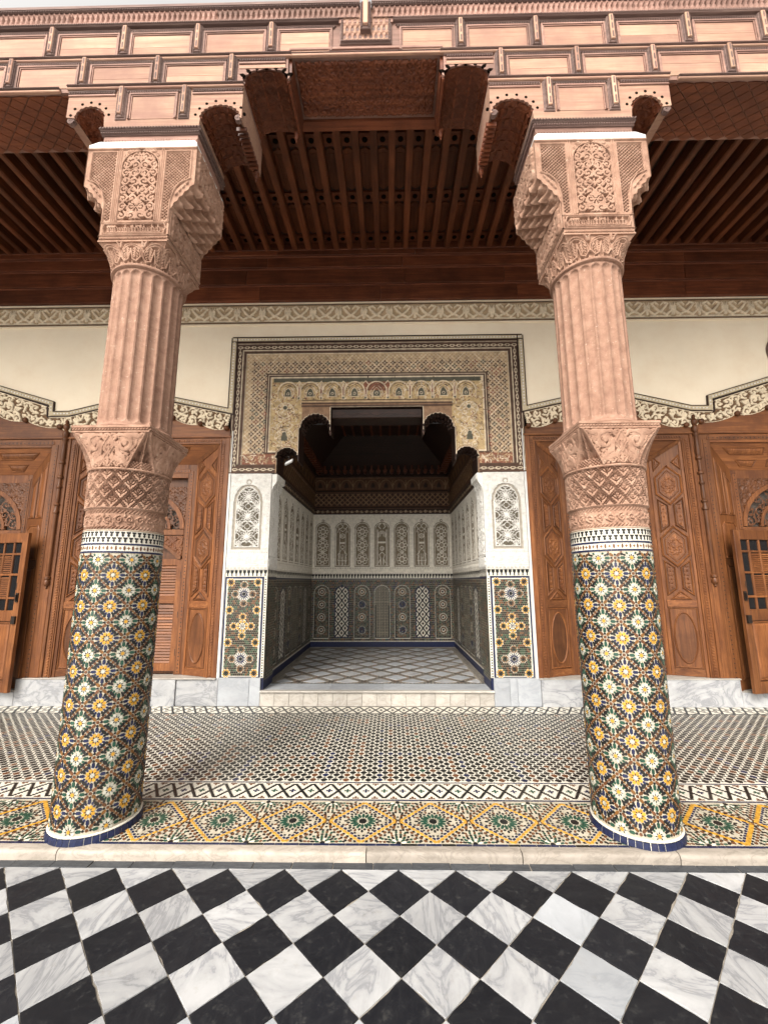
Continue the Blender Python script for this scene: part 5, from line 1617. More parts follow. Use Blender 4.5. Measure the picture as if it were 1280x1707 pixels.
for a, b in ((-1.50, -.62), (-.62, .08), (.08, .78), (.78, 1.50)):
    mb = MB(); mb.zprism([(a+.001, YW+.02), (b-.001, YW+.02), (b-.001, 6.045), (a+.001, 6.045)], ZA-.006, ZA+.0005); mb.build('threshold_slab', M['marble_grey'], alc, loc=((a+b)/2, 5.85, ZA))
# nosing and riser of the step
step = thing('alcove_step', 'pale marble step of small upright tiles below the alcove', 'step', (0, YW-.03, ZG))
for a, b in ((-1.515, -.66), (-.66, .10), (.10, .80), (.80, 1.515)):
    mb = MB(); n = 6
    pr_ = [(YW-.045, ZA-.026), (YW-.056, ZA-.018), (YW-.058, ZA-.008), (YW-.052, ZA), (YW+.018, ZA+.001), (YW+.018, ZA-.026)]
    mb.add([(x, y, z) for x in (a+.001, b-.001) for y, z in pr_], [tuple(range(n)), tuple(range(2*n-1, n-1, -1))] + [(i, (i+1) % n, n+(i+1) % n, n+i) for i in range(n)])
    mb.build('step_nosing', M['marble_cream'], step, loc=((a+b)/2, YW, ZA))
n = 16; x = -1.515; w = 3.03/n
for i in range(n):
    mb = MB(); mb.bbox(x+i*w+.0015, x+(i+1)*w-.0015, YW-.030+random.uniform(-.0015, .0015), YW, ZG-.002, ZA-.027, .002); mb.build('riser_tile', M['marble_cream'], step, loc=(x+(i+.5)*w, YW, ZG))

alw = thing('alcove_walls', 'alcove walls of carved white stucco panels above mosaic dado, inside the portal', 'wall', (0, AY, ZA))
mb = MB()
mb.box(-AX-.2, AX+.2, AY+.004, AY+.25, ZA-.3, 5.2)
for s in (-1, 1): mb.box(*sorted((s*(AX+.004), s*(AX+.22))), YW+.02, AY+.003, ZA-.3, 5.2)
mb.build('wall_core', M['stucco'], alw)
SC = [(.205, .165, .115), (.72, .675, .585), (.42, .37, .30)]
def stucco_canvas(w0, w1, n, res, z0=1.86, z1=3.19):
    cv = Cv(w0, w1, z0, z1, res); cv.C[:] = 1; cv.H[:] = .012
    p = (w1-w0-.02)/n
    for i in range(n):
        c = w0+.01+(i+.5)*p; hw = p*.385
        A = [(c-hw, 2.02), (c+hw, 2.02), (c+hw, 2.86)] + [(c+hw*math.cos(t), 2.86+hw*.92*math.sin(t)) for t in np.linspace(0, PI, 13)] + [(c-hw, 2.86)]
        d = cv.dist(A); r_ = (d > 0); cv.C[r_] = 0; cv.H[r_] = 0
        cv.disc(c, 2.86+hw*.92+.03, .030, 0, 0); cv.disc(c, 2.86+hw*.92+.025, .014, .014, 1)
        e = (d > .016) & (d < .030); cv.C[e] = 1; cv.H[e] = .012
        k = i % 4 if n != 7 else (0, 1, 0, 2, 0, 1, 0)[i]
        H0, C0 = cv.H.copy(), cv.C.copy()
        w = .0055
        if k in (0, 2) and not (n == 7 and k == 2):
            for zc_ in (2.18, 2.49, 2.80):
                cv.circle(c, zc_, .052, w*1.2, .014, 1, n=16); cv.circle(c, zc_, .022, w, .012, 2, n=10)
                for q in range(8):
                    a = q*PI/4; cv.circle(c+.088*math.cos(a), zc_+.088*math.sin(a), .034, w, .013, 1, n=12)
            for zc_ in (2.335, 2.645): cv.stroke([(c-.1, zc_-.05), (c, zc_), (c+.1, zc_-.05)], w, .012, 1); cv.stroke([(c-.1, zc_+.05), (c, zc_), (c+.1, zc_+.05)], w, .012, 1); cv.circle(c, zc_, .03, w, .012, 1, n=10)
        elif k == 1:
            cv.circle(c, 2.70, .05, w*1.3, .014, 1); cv.circle(c, 2.70, .022, w, .012, 1, n=10); cv.rect(c-.055, c+.055, 2.53, 2.565, .014, 1); cv.circle(c, 2.45, .036, w, .012, 1)
            for sg in (1, -1):
                cv.line(c+sg*.065, 2.05, c+sg*.065, 2.80, w, .012, 1); cv.line(c+sg*.012, 2.05, c+sg*.02, 2.30, w, .012, 1)
                cv.circle(c+sg*.05, 2.27, .05, w, .012, 1, a0=0 if sg > 0 else PI/2, a1=PI/2 if sg > 0 else PI, n=8); cv.circle(c+sg*.055, 2.92, .05, w, .012, 1)
                cv.stroke([(c, 2.42), (c+sg*.06, 2.34), (c+sg*.09, 2.18), (c+sg*.07, 2.06)], w, .012, 1); cv.stroke([(c, 2.80), (c+sg*.08, 2.86), (c+sg*.11, 2.78)], w, .012, 1)
            cv.rect(c-.1, c+.1, 2.14, 2.152, .012, 1)
        else:
            for r2 in (.09, .065, .035): cv.circle(c, 2.72, r2, w*1.2, .013, 1, a0=-.6, a1=PI+.6)
            cv.rect(c-.085, c+.085, 2.535, 2.572, .014, 1); cv.circle(c, 2.42, .045, w*1.2, .012, 1); cv.circle(c, 2.42, .02, w, .012, 1, n=8)
            for sg in (1, -1):
                cv.line(c+sg*.10, 2.05, c+sg*.10, 2.84, w, .012, 1); cv.stroke([(c, 2.34), (c+sg*.06, 2.28), (c+sg*.03, 2.20), (c+sg*.075, 2.10)], w*1.3, .012, 1); cv.line(c+sg*.03, 2.06, c+sg*.03, 2.2, w*1.5, .012, 1)
                cv.stroke([(c+sg*.03, 2.86), (c+sg*.08, 2.92), (c+sg*.02, 2.99)], w*1.6, .012, 1)
        ok = d > .030
        cv.H = np.where(ok | ~r_, cv.H, H0); cv.C = np.where(ok | ~r_, cv.C, C0)
        back = ~r_ & (d < 0) & (d > -.06); cv.H = np.where(back, H0, cv.H); cv.C = np.where(back, C0, cv.C)
    rr = random.Random(n)
    for i in range(int((w1-w0)/.055)):
        x = w0+.03+i*.055
        for z in (1.985, 1.872): cv.rect(x-.016, x+.016, z-.008, z+.008, .006, 2)
        cv.scroll(x, 1.93, .024, 1 if i % 2 else -1, rr.uniform(0, 6), .005, .020, 1)
    for i in range(n+1):   # spandrel leaves
        for q in range(5): cv.leaf(w0+.01+i*p+rr.uniform(-.06, .06), rr.uniform(3.0, 3.15), rr.uniform(0, 6.3), .06, .018, .017, 1)
    return cv
def merlons(cv, z0, z1, w0, w1, p, cw, cb):
    cv.rect(w0-1, w1+1, z0, z1, .002, cw)
    n = int((w1-w0)/p); h_ = z1-z0
    for i in range(n):
        x = w0+(i+.5)*(w1-w0)/n; w = p*.40
        cv.poly([(x-w, z1-h_*.08), (x+w, z1-h_*.08), (x+w, z1-h_*.38), (x+w*.4, z1-h_*.6), (x+w*.32, z0+h_*.06), (x-w*.32, z0+h_*.06), (x-w*.4, z1-h_*.6), (x-w, z1-h_*.38)], .003, cb)
cv = stucco_canvas(-AX, AX, 7, 100)
relief_row('stucco_panel', cv, 7, lambda u, v, h: (u, AY-.002-h, v), M['stucco_col'], alw, SC)
cvs = stucco_canvas(6.12, AY-.004, 7, 90)
for s in (-1, 1): relief_row('stucco_panel', cvs, 7, lambda u, v, h: (s*(AX-.002-h), u, v), M['stucco_col'], alw, SC)
# mosaic dado
DC = [PALC[k] for k in KEYS] + [(.20, .175, .13)]
K = TI
def dado_canvas(w0, w1, n, res):
    cv = Cv(w0, w1, ZA, 1.858, res); cv.C[:] = len(KEYS); cv.H[:] = .0
    rr = random.Random(5); st = .040
    i = 0
    for a in np.arange(w0, w1+st, st):
        j = 0
        for b in np.arange(ZA+.16, 1.74, st):
            k = rr.choice(['black', 'black', 'green', 'brown', 'black', 'black', 'blue'])
            cv.disc(a+(st/2 if j % 2 else 0), b, .0185, .0015, K[k], edge=.006); j += 1
            cv.rect(a+(0 if j % 2 else st/2)-.004, a+(0 if j % 2 else st/2)+.004, b-.004, b+.004, .001, K['brown'])
        i += 1
    p = (w1-w0-.03)/n
    for i in range(n):
        c = w0+.015+(i+.5)*p; hw = p*.345
        A = [(c-hw, .50), (c+hw, .50), (c+hw, 1.46)] + [(c+hw*math.cos(t), 1.46+hw*.9*math.sin(t)) for t in np.linspace(0, PI, 11)] + [(c-hw, 1.46)]
        d = cv.dist(A); r_ = d > 0; H0, C0 = cv.H.copy(), cv.C.copy()
        k = (0, 1, 2, 3, 2, 1, 0)[i % 7]
        cv.C[r_] = K['white'] if k == 1 else len(KEYS)
        if k == 1:
            u_ = (cv.u[None, :]-c)/(hw); v_ = (cv.v[:, None]-.50)/.098
            aa, bb = (u_*1.0+v_*.5) , (u_*1.0-v_*.5)
            f1, f2 = np.abs((aa % 1)-.5), np.abs((bb % 1)-.5)
            mx = np.maximum(f1, f2)
            cv.C[r_] = np.where(mx > .38, K['black'], np.where(mx > .20, K['white'], np.where(mx > .0, K['ochre'], K['blue'])))[r_]
            ctr_ = (mx < .17); cv.C[r_ & ctr_] = K['black']
        elif k == 3:
            stp = .034
            for q in np.arange(c-hw, c+hw, stp):
                for b in np.arange(.5, 1.65, stp): cv.rect(q+.002, q+.021, b+.002, b+.011, .0015, K['black']); cv.rect(q+.022, q+.031, b+.012, b+.032, .0015, K['black'])
        else:
            stp = .026
            for ii, q in enumerate(np.arange(c-hw, c+hw+stp, stp)):
                for jj, b in enumerate(np.arange(.5, 1.65, stp)): cv.disc(q+(stp/2 if jj % 2 else 0), b, .0120, .0015, K[rr.choice(['black', 'black', 'brown', 'green', 'black'])], edge=.005)
            for e_, zc_ in enumerate((.66, .93, 1.20, 1.47)):
                hub = k == 2 and e_ in (0, 2)
                cv.circle(c, zc_, .082, .006, .001, K['pale'], n=9); cv.circle(c, zc_, .034, .006, .001, K['white'], n=9)
                for q in range(16 if hub else 8):
                    a = q*PI/(8 if hub else 4)
                    if hub: cv.stroke([(c+.03*math.cos(a), zc_+.03*math.sin(a)), (c+.078*math.cos(a), zc_+.078*math.sin(a))], .007, .002, K['blue'])
                    else: cv.disc(c+.052*math.cos(a), zc_+.052*math.sin(a), .015, .002, K['ochre' if k == 2 else 'brown'])
                cv.disc(c, zc_, .018, .002, K['black']); 
        cv.H = np.where(r_, cv.H, H0); cv.C = np.where(r_, cv.C, C0)
        if k != 1:
            e = (d < -.008) & (d > -.020); cv.C[e] = K['pale']
            e = (d < .014) & (d > -.006) & (cv.v[:, None] < 1.18); cv.C[e] = K['black']
        else:
            e = (d < .010) & (d > -.008); cv.C[e] = K['blue']
    cv.rect(w0-1, w1+1, ZA, ZA+.115, .002, K['blue']); cv.rect(w0-1, w1+1, ZA+.115, ZA+.128, .002, K['white'])
    cv.rect(w0-1, w1+1, 1.735, 1.758, .002, K['blue'])
    merlons(cv, 1.760, 1.858, w0, w1, .066, K['white'], K['black'])
    return cv
cvd = dado_canvas(-AX, AX, 7, 105)
relief_row('mosaic_dado', cvd, 7, lambda u, v, h: (u, AY-.004-h, v), M['mosaic_paint'], alw, DC)
cvd2 = dado_canvas(6.12, AY-.006, 7, 85)
for s in (-1, 1): relief_row('mosaic_dado', cvd2, 7, lambda u, v, h: (s*(AX-.004-h), u, v), M['mosaic_paint'], alw, DC)
# painted cornice bands
KC = [(.105, .048, .022), (.030, .014, .009), (.24, .145, .075), (.36, .27, .18)]
def cornice(w0, w1, res):
    cv = Cv(w0, w1, 3.20, 4.08, res)
    cv.C[:] = 0
    cv.rect(w0-1, w1+1, 3.20, 3.29, .004, 1); cv.rect(w0-1, w1+1, 3.29, 3.355, .03, 1); cv.rect(w0-1, w1+1, 3.305, 3.315, .034, 0)
    n = int((w1-w0)/.11)
    for i in range(n+1):
        x = w0+i*.11; cv.scroll(x, 3.245, .03, 1 if i % 2 else -1, 0, .007, .012, 3, leaves=False); cv.line(x, 3.235, x+.11, 3.255, .006, .012, 2)
    for i in range(int((w1-w0)/.12)+2):
        for j in range(5):
            x = w0+(i+.5*(j % 2))*.12; z = 3.40+j*.058
            cv.leaf(x-.026, z, 0, .052, .032, .002, 1, bend=0); cv.leaf(x, z-.03, PI/2, .06, .026, .002, 1, bend=0)
            cv.stroke([(x-.06, z), (x, z+.058), (x+.06, z)], .0065, .010, 2)
    cv.rect(w0-1, w1+1, 3.655, 3.675, .022, 1); cv.rect(w0-1, w1+1, 3.675, 3.70, .03, 0); cv.rect(w0-1, w1+1, 3.70, 3.735, .024, 1)
    for i in range(int((w1-w0)/.30)+1):
        x = w0+.15+i*.30
        cv.circle(x, 3.86, .12, .006, .009, 2, a0=0, a1=PI); cv.poly([(x-.04, 3.80), (x+.04, 3.80), (x+.04, 3.86), (x, 3.93), (x-.04, 3.86)], .004, 1); cv.leaf(x+.15, 3.77, PI/2, .2, .03, .008, 2, bend=0)
    cv.rect(w0-1, w1+1, 4.03, 4.08, .03, 1)
    return cv
cvk = cornice(-AX, AX, 80)
relief('painted_cornice', cvk, lambda u, v, h: (u, AY-.035-h, v), M['painted_dark'], alw, KC)
cvk2 = cornice(YW+.35, AY-.04, 70)
for s in (-1, 1): relief('painted_cornice', cvk2, lambda u, v, h: (s*(AX-.035-h), u, v), M['painted_dark'], alw, KC)
mb = MB()
mb.box(-AX, AX, AY-.04, AY+.01, 3.188, 3.205)
for s in (-1, 1): mb.box(*sorted((s*(AX-.04), s*(AX+.01))), YW+.3, AY-.041, 3.188, 3.2051)
mb.build('cornice_sill', M['cedar_dark'], alw)
# coffered dark ceiling
mb = MB()
z0, z1, y0, y1 = 4.08, 4.78, YW+.36, AY-.03
A = [(-AX, y0, z0), (AX, y0, z0), (AX, y1, z0), (-AX, y1, z0)]; B = [(-.8, y0+.75, z1), (.8, y0+.75, z1), (.8, y1-.75, z1), (-.8, y1-.75, z1)]
mb.add(A+B, [(0, 1, 5, 4), (1, 2, 6, 5), (2, 3, 7, 6), (3, 0, 4, 7), (4, 5, 6, 7)])
mb.build('ceiling_vault', M['cedar_dark'], alw)
mb = MB()
for k in range(20):
    x = -1.425+k*.15; mb.prism([(x-.05, 4.16), (x-.03, 4.09), (x, 4.07), (x+.03, 4.09), (x+.05, 4.16)], AY-.28, AY-.16); mb.box(x-.02, x+.02, AY-.26, AY-.15, 4.16, 4.26)
for s in (-1, 1):
    for k in range(18):
        y = 6.3+k*.155; mb.box(*sorted((s*1.30, s*1.42)), y-.04, y+.04, 4.09, 4.20)
for k in range(-4, 5): mb.box(k*.19-.02, k*.19+.02, y0+.77, y1-.77, 4.75, 4.779)
mb.build('ceiling_corbel', M['cedar'], alw)

# ================================================================ piers at both sides of the portal
PIER_L = thing('stucco_pier', 'left portal pier with pierced white stucco panel above a blue star mosaic panel', 'pier', (-1.79, YW, ZG), 'piers flanking the alcove')
def pier(s, root):
    xa, xb = 1.488, 2.07
    mb = MB(); mb.box(*sorted((s*xa, s*xb)), YW-.001, YW+.42, .452, 3.21); mb.build('pier_core', M['stucco'], root)
    # upper stucco panel
    cv = Cv(xa, xb-.01, 1.862, 3.21, 150); cv.C[:] = 1; cv.H[:] = .014
    c, hw = 1.80, .205
    A = [(c-hw, 2.135), (c+hw, 2.135), (c+hw, 2.80)] + [(c+hw*math.cos(t)*(1-.05*math.sin(t*9)**2), 2.80+hw*1.28*math.sin(t)*(1-.04*math.sin(t*9)**2)) for t in np.linspace(0, PI, 25)] + [(c-hw, 2.80)]
    d = cv.dist(A)
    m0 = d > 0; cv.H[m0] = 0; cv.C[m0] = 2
    cv.disc(c, 3.09, .040, .004, 2); cv.disc(c, 3.085, .022, .016, 1)
    ring_ = (d > .032) & (d < .046); 
    H0, C0 = cv.H.copy(), cv.C.copy()
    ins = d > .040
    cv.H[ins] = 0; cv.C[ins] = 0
    w = .0036
    for zc_ in (2.32, 2.60, 2.88):
        cv.rosette(c, zc_, .095, 12, w, .012, 1, .26); cv.disc(c, zc_, .022, .012, 1)
        for sx in (-1, 1):
            cv.rosette(c+sx*.148, zc_+.14, .095, 12, w, .012, 1, .26); cv.disc(c+sx*.148, zc_+.14, .02, .012, 1)
        for sx in (-1, 1): cv.rosette(c+sx*.148, zc_-.14, .095, 12, w, .012, 1, .26)
        for sx in (-1, 1):
            cv.circle(c+sx*.148, zc_, .045, w, .012, 1, n=10)
            cv.line(c+sx*.03, zc_+.06, c+sx*.16, zc_+.16, w, .012, 1); cv.line(c+sx*.03, zc_-.06, c+sx*.16, zc_-.16, w, .012, 1)
        cv.circle(c, zc_+.14, .04, w, .012, 1, n=10); cv.line(c-.2, zc_+.075, c+.2, zc_+.075, w, .011, 1); cv.line(c-.2, zc_-.075, c+.2, zc_-.075, w, .011, 1)
    cv.H = np.where(ins, cv.H, H0); cv.C = np.where(ins, cv.C, C0)
    cv.H[ring_] = .012; cv.C[ring_] = 1
    cv.stroke([(c-hw-.022, 2.115), (c+hw+.022, 2.115)], .004, .018, 1)
    cv.circle(c, 2.80, hw+.05, .005, .019, 1, a0=0, a1=PI)
    rr = random.Random(4)
    for i in range(70):
        x, z = rr.uniform(xa+.02, xb-.03), rr.uniform(2.98, 3.19)
        if math.hypot(x-c, (z-2.80)/1.2) < hw+.065: continue
        cv.leaf(x, z, rr.uniform(0, 6.3), .045, .014, .019, 1, bend=rr.choice((-1.4, 1.4)))
    for i in range(22): cv.scroll(1.535, 2.16+i*.047, .017, 1 if i % 2 else -1, 0, .0042, .018, 1)
    for i in range(11):
        x = xa+.03+i*.052
        for z in (2.092, 1.884): cv.rect(x-.017, x+.017, z-.009, z+.009, .008, 2)
        for z in (2.092, 1.884): cv.rect(x-.010, x+.010, z-.0045, z+.0045, .012, 1)
    for i in range(5):
        x = xa+.02+i*.112
        cv.stroke([(x, 1.915), (x, 2.06)], .004, .019, 1); cv.stroke([(x+.015, 1.92), (x+.09, 1.92), (x+.085, 1.95), (x+.03, 1.955)], .006, .020, 1)
        cv.scroll(x+.055, 2.0, .030, 1 if i % 2 else -1, rr.uniform(0, 6), .006, .020, 1, leaves=True); cv.stroke([(x+.015, 1.97), (x+.05, 2.045), (x+.09, 2.03)], .0055, .020, 1)
    P3 = [(.10, .085, .062), (.56, .54, .50), (.32, .285, .235)]  # near-black ground paints in the shade of the pierced openings
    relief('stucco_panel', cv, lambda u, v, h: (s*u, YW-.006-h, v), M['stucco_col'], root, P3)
    # mosaic panel
    cv = Cv(xa, xb-.01, .455, 1.860, 260); cv.C[:] = K['white']
    merlons(cv, 1.768, 1.860, xa, xb-.01, .0545, K['white'], K['black'])
    x0, x1 = 1.555, 2.040
    cv.rect(x0-.027, x1+.027, .455, 1.766, .002, K['blue']); cv.rect(x0, x1, .468, 1.740, .002, K['white']); cv.rect(x0+.018, x1-.018, .475, 1.722, .002, K['black']); cv.rect(x0+.023, x1-.023, .48, 1.717, .001, len(KEYS))
    for i in range(int((1.72-.47)/.016)):
        z = .478+i*.016
        for x in (x0+.021, x1-.021): cv.rect(x-.003, x+.003, z, z+.008, .001, K['white'])
    st = .0262; rr = random.Random(6); a0, a1, b0, b1 = x0+.032, x1-.032, .495, 1.708
    for j in range(int((b1-b0)/st)+1):
        for i in range(int((a1-a0)/st)+1):
            x = a0+i*st+(st/2 if j % 2 else 0); z = b0+j*st
            if x > a1: continue
            cv.disc(x, z, .0128, .0016, K[rr.choice(['black', 'black', 'green', 'green', 'black', 'black', 'brown'])], edge=.004)
            cv.rect(x+st/2-.003, x+st/2+.003, z-.003, z+.003, .001, K['ochre'])
    cm = (x0+x1)/2
    def star(x, z, r, n, cp, hub, cdot):
        cv.disc(x, z, r*1.12, .001, K['white'])
        for q in range(n):
            a = 2*PI*q/n
            cv.stroke([(x+r*.42*math.cos(a), z+r*.42*math.sin(a)), (x+r*math.cos(a), z+r*math.sin(a))], [r*1.5/n, r*1.0/n], .002, K[cp])
            if n == 16: cv.disc(x+r*1.02*math.cos(a+PI/n), z+r*1.02*math.sin(a+PI/n), r*.07, .002, K['black'])
        cv.disc(x, z, r*.30, .002, K[hub]); 
        if cdot: cv.disc(x, z, r*.13, .002, K[cdot])
    def flower(x, z, r, cp, hub):
        for q in range(8):
            a = q*PI/4+PI/8; cv.disc(x+r*.78*math.cos(a), z+r*.78*math.sin(a), r*.24, .002, K['white'])
        for q in range(8):
            a = q*PI/4+PI/8; cv.disc(x+r*.74*math.cos(a), z+r*.74*math.sin(a), r*.20, .0022, K[cp]); cv.disc(x+r*.45*math.cos(a+PI/8), z+r*.45*math.sin(a+PI/8), r*.12, .002, K['black'])
        cv.disc(x, z, r*.26, .002, K[hub])
    for zc_, big in ((1.532, True), (1.11, False), (.69, True)):
        if big:
            star(cm, zc_, .083, 16, 'blue', 'black', None)
        else:
            flower(cm, zc_, .085, 'yellow', 'white'); flower(cm, zc_, .045, 'white', 'blue')
        for dx, dz in ((.118, 0), (-.118, 0), (0, .122), (0, -.122)): flower(cm+dx, zc_+dz, .052, 'ochre' if big else 'yellow', 'black')
    for zc_ in (1.322, .90, .50+.01, 1.69):
        for sx in (-1, 1): flower(cm+sx*.185, zc_, .058, 'yellow', 'black')
    for z in np.arange(.47, 1.76, .034): cv.disc(x0-.046+.0, z, .010, .002, K['black'])
    cv.rect(xa, xa+.004, .455, 1.766, .001, K['white'])
    relief('mosaic_panel', cv, lambda u, v, h: (s*u, YW-.008-h, v), M['mosaic_paint'], root, DC)
    # inner return
    cvr = Cv(YW-.004, YW+.42, .30, 1.86, 90); cvr.C[:] = len(KEYS)
    for j in range(40):
        for i in range(12): cvr.disc(YW+.01+i*.036+(.018 if j % 2 else 0), .44+j*.034, .0155, .0015, K[rr.choice(['black', 'black', 'green', 'brown', 'black'])], edge=.006)
    cvr.rect(0, 9, .30, .42, .002, K['blue']); cvr.rect(0, 9, 1.735, 1.758, .002, K['blue']); merlons(cvr, 1.76, 1.858, YW, YW+.42, .06, K['white'], K['black'])
    relief('mosaic_return', cvr, lambda u, v, h: (s*(xa-.003-h), u, v), M['mosaic_paint'], root, DC)
    cvr = Cv(YW-.004, YW+.42, 1.862, 3.0, 120); cvr.arab(YW+.03, YW+.39, 2.05, 2.98, .085, .008, .014, seed=3); cvr.arab(YW+.0, YW+.42, 1.88, 2.02, .065, .008, .014, seed=6); cvr.rect(0, 9, 2.025, 2.04, .014)
    relief('stucco_return', cvr, lambda u, v, h: (s*(xa-.002-h), u, v), M['stucco'], root)
    mb = MB(); mb.box(*sorted((s*xa, s*(xa+.06))), YW-.0005, YW+.42, ZA, .4515); mb.build('pier_foot', M['t_blue'], root)
    # stalactite bracket that steps the pier into the opening
    mb = MB()
    for k in range(4):
        zz = 2.955+k*.064; o = .012+.018*k
        for q in range(3):
            y = YW+.02+q*.13
            mb.prism([(s*(xa+.01), zz-.03), (s*(xa-o), zz), (s*(xa-o-.012), zz+.066), (s*(xa+.01), zz+.066)], y+(.06 if k % 2 else 0), y+.10+(.06 if k % 2 else 0))
    mb.prism([(s*(xa+.005), 2.94), (s*(xa-.03), 3.03), (s*(xa-.072), 3.10), (s*(xa-.075), 3.209), (s*(xa+.005), 3.209)], YW-.002, YW+.05)
    mb.prism([(s*(xa+.005), 3.09), (s*(xa-.078), 3.13), (s*(xa-.082), 3.2085), (s*(xa+.005), 3.2085)], YW+.051, YW+.42)
    mb.build('stalactite_bracket', M['stucco'], root)
    mb = MB(); mb.box(*sorted((s*(xb-.001), s*(xb+.03))), YW-.02, YW+.2, .453, 3.85); mb.build('marble_fillet', M['white_plaster'], root)
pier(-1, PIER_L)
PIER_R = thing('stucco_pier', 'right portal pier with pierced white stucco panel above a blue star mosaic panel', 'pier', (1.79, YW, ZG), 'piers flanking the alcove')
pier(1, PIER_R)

# ================================================================ marble plinths
for s in (-1, 1):
    pl = thing('marble_plinth', '%s grey white marble plinth of large slabs under the carved cedar doors' % ('left' if s < 0 else 'right'), 'plinth', (s*3.1, YW-.05, ZG), 'marble plinths')
    cuts = [1.516, 1.72, 1.82, 2.12, 3.02, 4.647] if s > 0 else [1.516, 1.66, 2.07, 2.62, 3.5, 4.735]
    for a, b in zip(cuts, cuts[1:]):
        x0, x1 = sorted((s*a, s*b))
        y = YW-.032-(.02 if a > 2.1 else 0)
        mb = MB(); mb.bbox(x0+.001, x1-.001, y, YW+.2, ZG-.002, .452-(.012 if a > 2.1 else 0), .004); mb.build('plinth_slab', M['marble_grey'] if b < 2.2 else M['marble'], pl, loc=((x0+x1)/2, y, ZG))
    x0, x1 = sorted((s*2.10, s*4.66)); mb = MB(); mb.bbox(x0, x1, YW-.06, YW+.2, .4405, .455, .004); mb.build('plinth_cap', M['marble_cream'], pl)
    cuts = [4.65, 5.35, 6.2, 7.4, 9] if s > 0 else [4.738, 5.5, 6.3, 7.4, 9]
    for a, b in zip(cuts, cuts[1:]):
        x0, x1 = sorted((s*a, s*b)); mb = MB(); mb.bbox(x0+.001, x1-.001, YW-.05, YW+.3, ZG-.002, .283, .004); mb.build('plinth_slab', M['marble'], pl, loc=((x0+x1)/2, YW, ZG))
    x0, x1 = sorted((s*4.66, s*9)); mb = MB(); mb.bbox(x0, x1, YW-.035, YW+.5, .2845, .298, .003); mb.build('sill', M['marble_cream'], pl)
# ================================================================ carved cedar doors
SPT, SPW = .152, .414
ANG = math.atan2(SPT, math.sqrt(SPW**2-SPT**2)) if SPW > SPT else .3
def splay(s, xs, inward, t=SPT, w=SPW):
    """local (u along the splayed leaf, y depth, z) to world; s mirrors the whole bay"""
    dx = math.sqrt(max(1e-6, w*w-t*t))/w*inward; dy = t/w
    nx, ny = -dy*inward, abs(dx)
    def f(V):
        u, y, z = V[:, 0], V[:, 1], V[:, 2]
        return np.stack([s*(xs+u*dx+y*nx), YW+.012+u*dy+y*ny, z], 1)
    return f
def ringpanel(parent, poly, xf, y=0.0, fr=.018, proud=.016, inner=.72, mat=None, mat2=None, name='carved_panel', raised=False):
    P = np.array(poly, float); c = P.mean(0)
    def ins(d):
        n = len(P); out = []
        for i in range(n):
            a, b, e = P[i-1], P[i], P[(i+1) % n]
            d0 = (b-a)/np.linalg.norm(b-a); d1 = (e-b)/np.linalg.norm(e-b)
            n0 = np.array([-d0[1], d0[0]]); n1 = np.array([-d1[1], d1[0]])
            if np.dot(n0, c-b) < 0: n0 = -n0
            if np.dot(n1, c-b) < 0: n1 = -n1
            k = n0+n1; k = k/max(.3, np.dot(k, k)/2)
            out.append(tuple(b+k*d))
        return out
    A, B, C_ = ins(0), ins(fr*.45), ins(fr)
    mb = MB(xf); mb.loft([(A, y), (A, y-proud*.5), (B, y-proud), (C_, y-proud*.35), (C_, y-.001)], closed=False)
    o = mb.build('panel_moulding', mat or M['door'], parent)
    mb = MB(xf)
    if raised:
        E, F_ = ins(fr+.004), ins(fr+.028); mb.loft([(E, y), (E, y-.003), (F_, y-.011)])
    else:
        E = ins(fr+.001); mb.loft([(E, y), (E, y-.0035)])
    mb.build(name, mat2 or M['door'], o)
    return ins(fr+.008), o
def carving(parent, poly, xf, y, cell, seed, motif=None, mat=None, w=.0052, h=.009):
    P = np.array(poly); cv = Cv(P[:, 0].min(), P[:, 0].max(), P[:, 1].min(), P[:, 1].max(), 200)
    d = cv.dist(poly)
    if motif == 'lily':
        cx, cz = P.mean(0); Rr = min(np.ptp(P[:, 0]), np.ptp(P[:, 1]))/2
        for a in range(22):
            t = 2*PI*a/22; x, z = cx+Rr*.72*math.cos(t), cz+Rr*1.08*math.sin(t)
            cv.leaf(x, z, t+PI/2+.5*(-1)**a, Rr*.40, Rr*.17, h, bend=(-1)**a)
        cv.leaf(cx, cz-.01, PI/2, Rr*.75, Rr*.26, h*1.1, bend=0); cv.leaf(cx, cz-Rr*.5, PI/2, Rr*.5, Rr*.2, h, bend=0)
        for sg in (1, -1):
            cv.stroke([(cx, cz-.02), (cx+sg*Rr*.22, cz+Rr*.12), (cx+sg*Rr*.36, cz+Rr*.02), (cx+sg*Rr*.28, cz-Rr*.1)], [.012, .012, .010, .005], h)
            cv.leaf(cx, cz-Rr*.25, PI/2-sg*1.1, Rr*.42, Rr*.16, h, bend=-sg); cv.leaf(cx, cz-Rr*.4, -PI/2+sg*.9, Rr*.3, Rr*.12, h, bend=-sg)
    else:
        cv.arab(P[:, 0].min(), P[:, 0].max(), P[:, 1].min(), P[:, 1].max(), cell, w, h, seed=seed)
    cv.H = np.where(d > .004, cv.H, 0)
    def fn(u, v, hh):
        V = np.stack([u.ravel(), (y-.0042-hh).ravel(), v.ravel()], 1); W = xf(V)
        return W[:, 0].reshape(u.shape), W[:, 1].reshape(u.shape), W[:, 2].reshape(u.shape)
    relief('carving', cv, fn, mat or M['door'], parent, mask=d > .001)
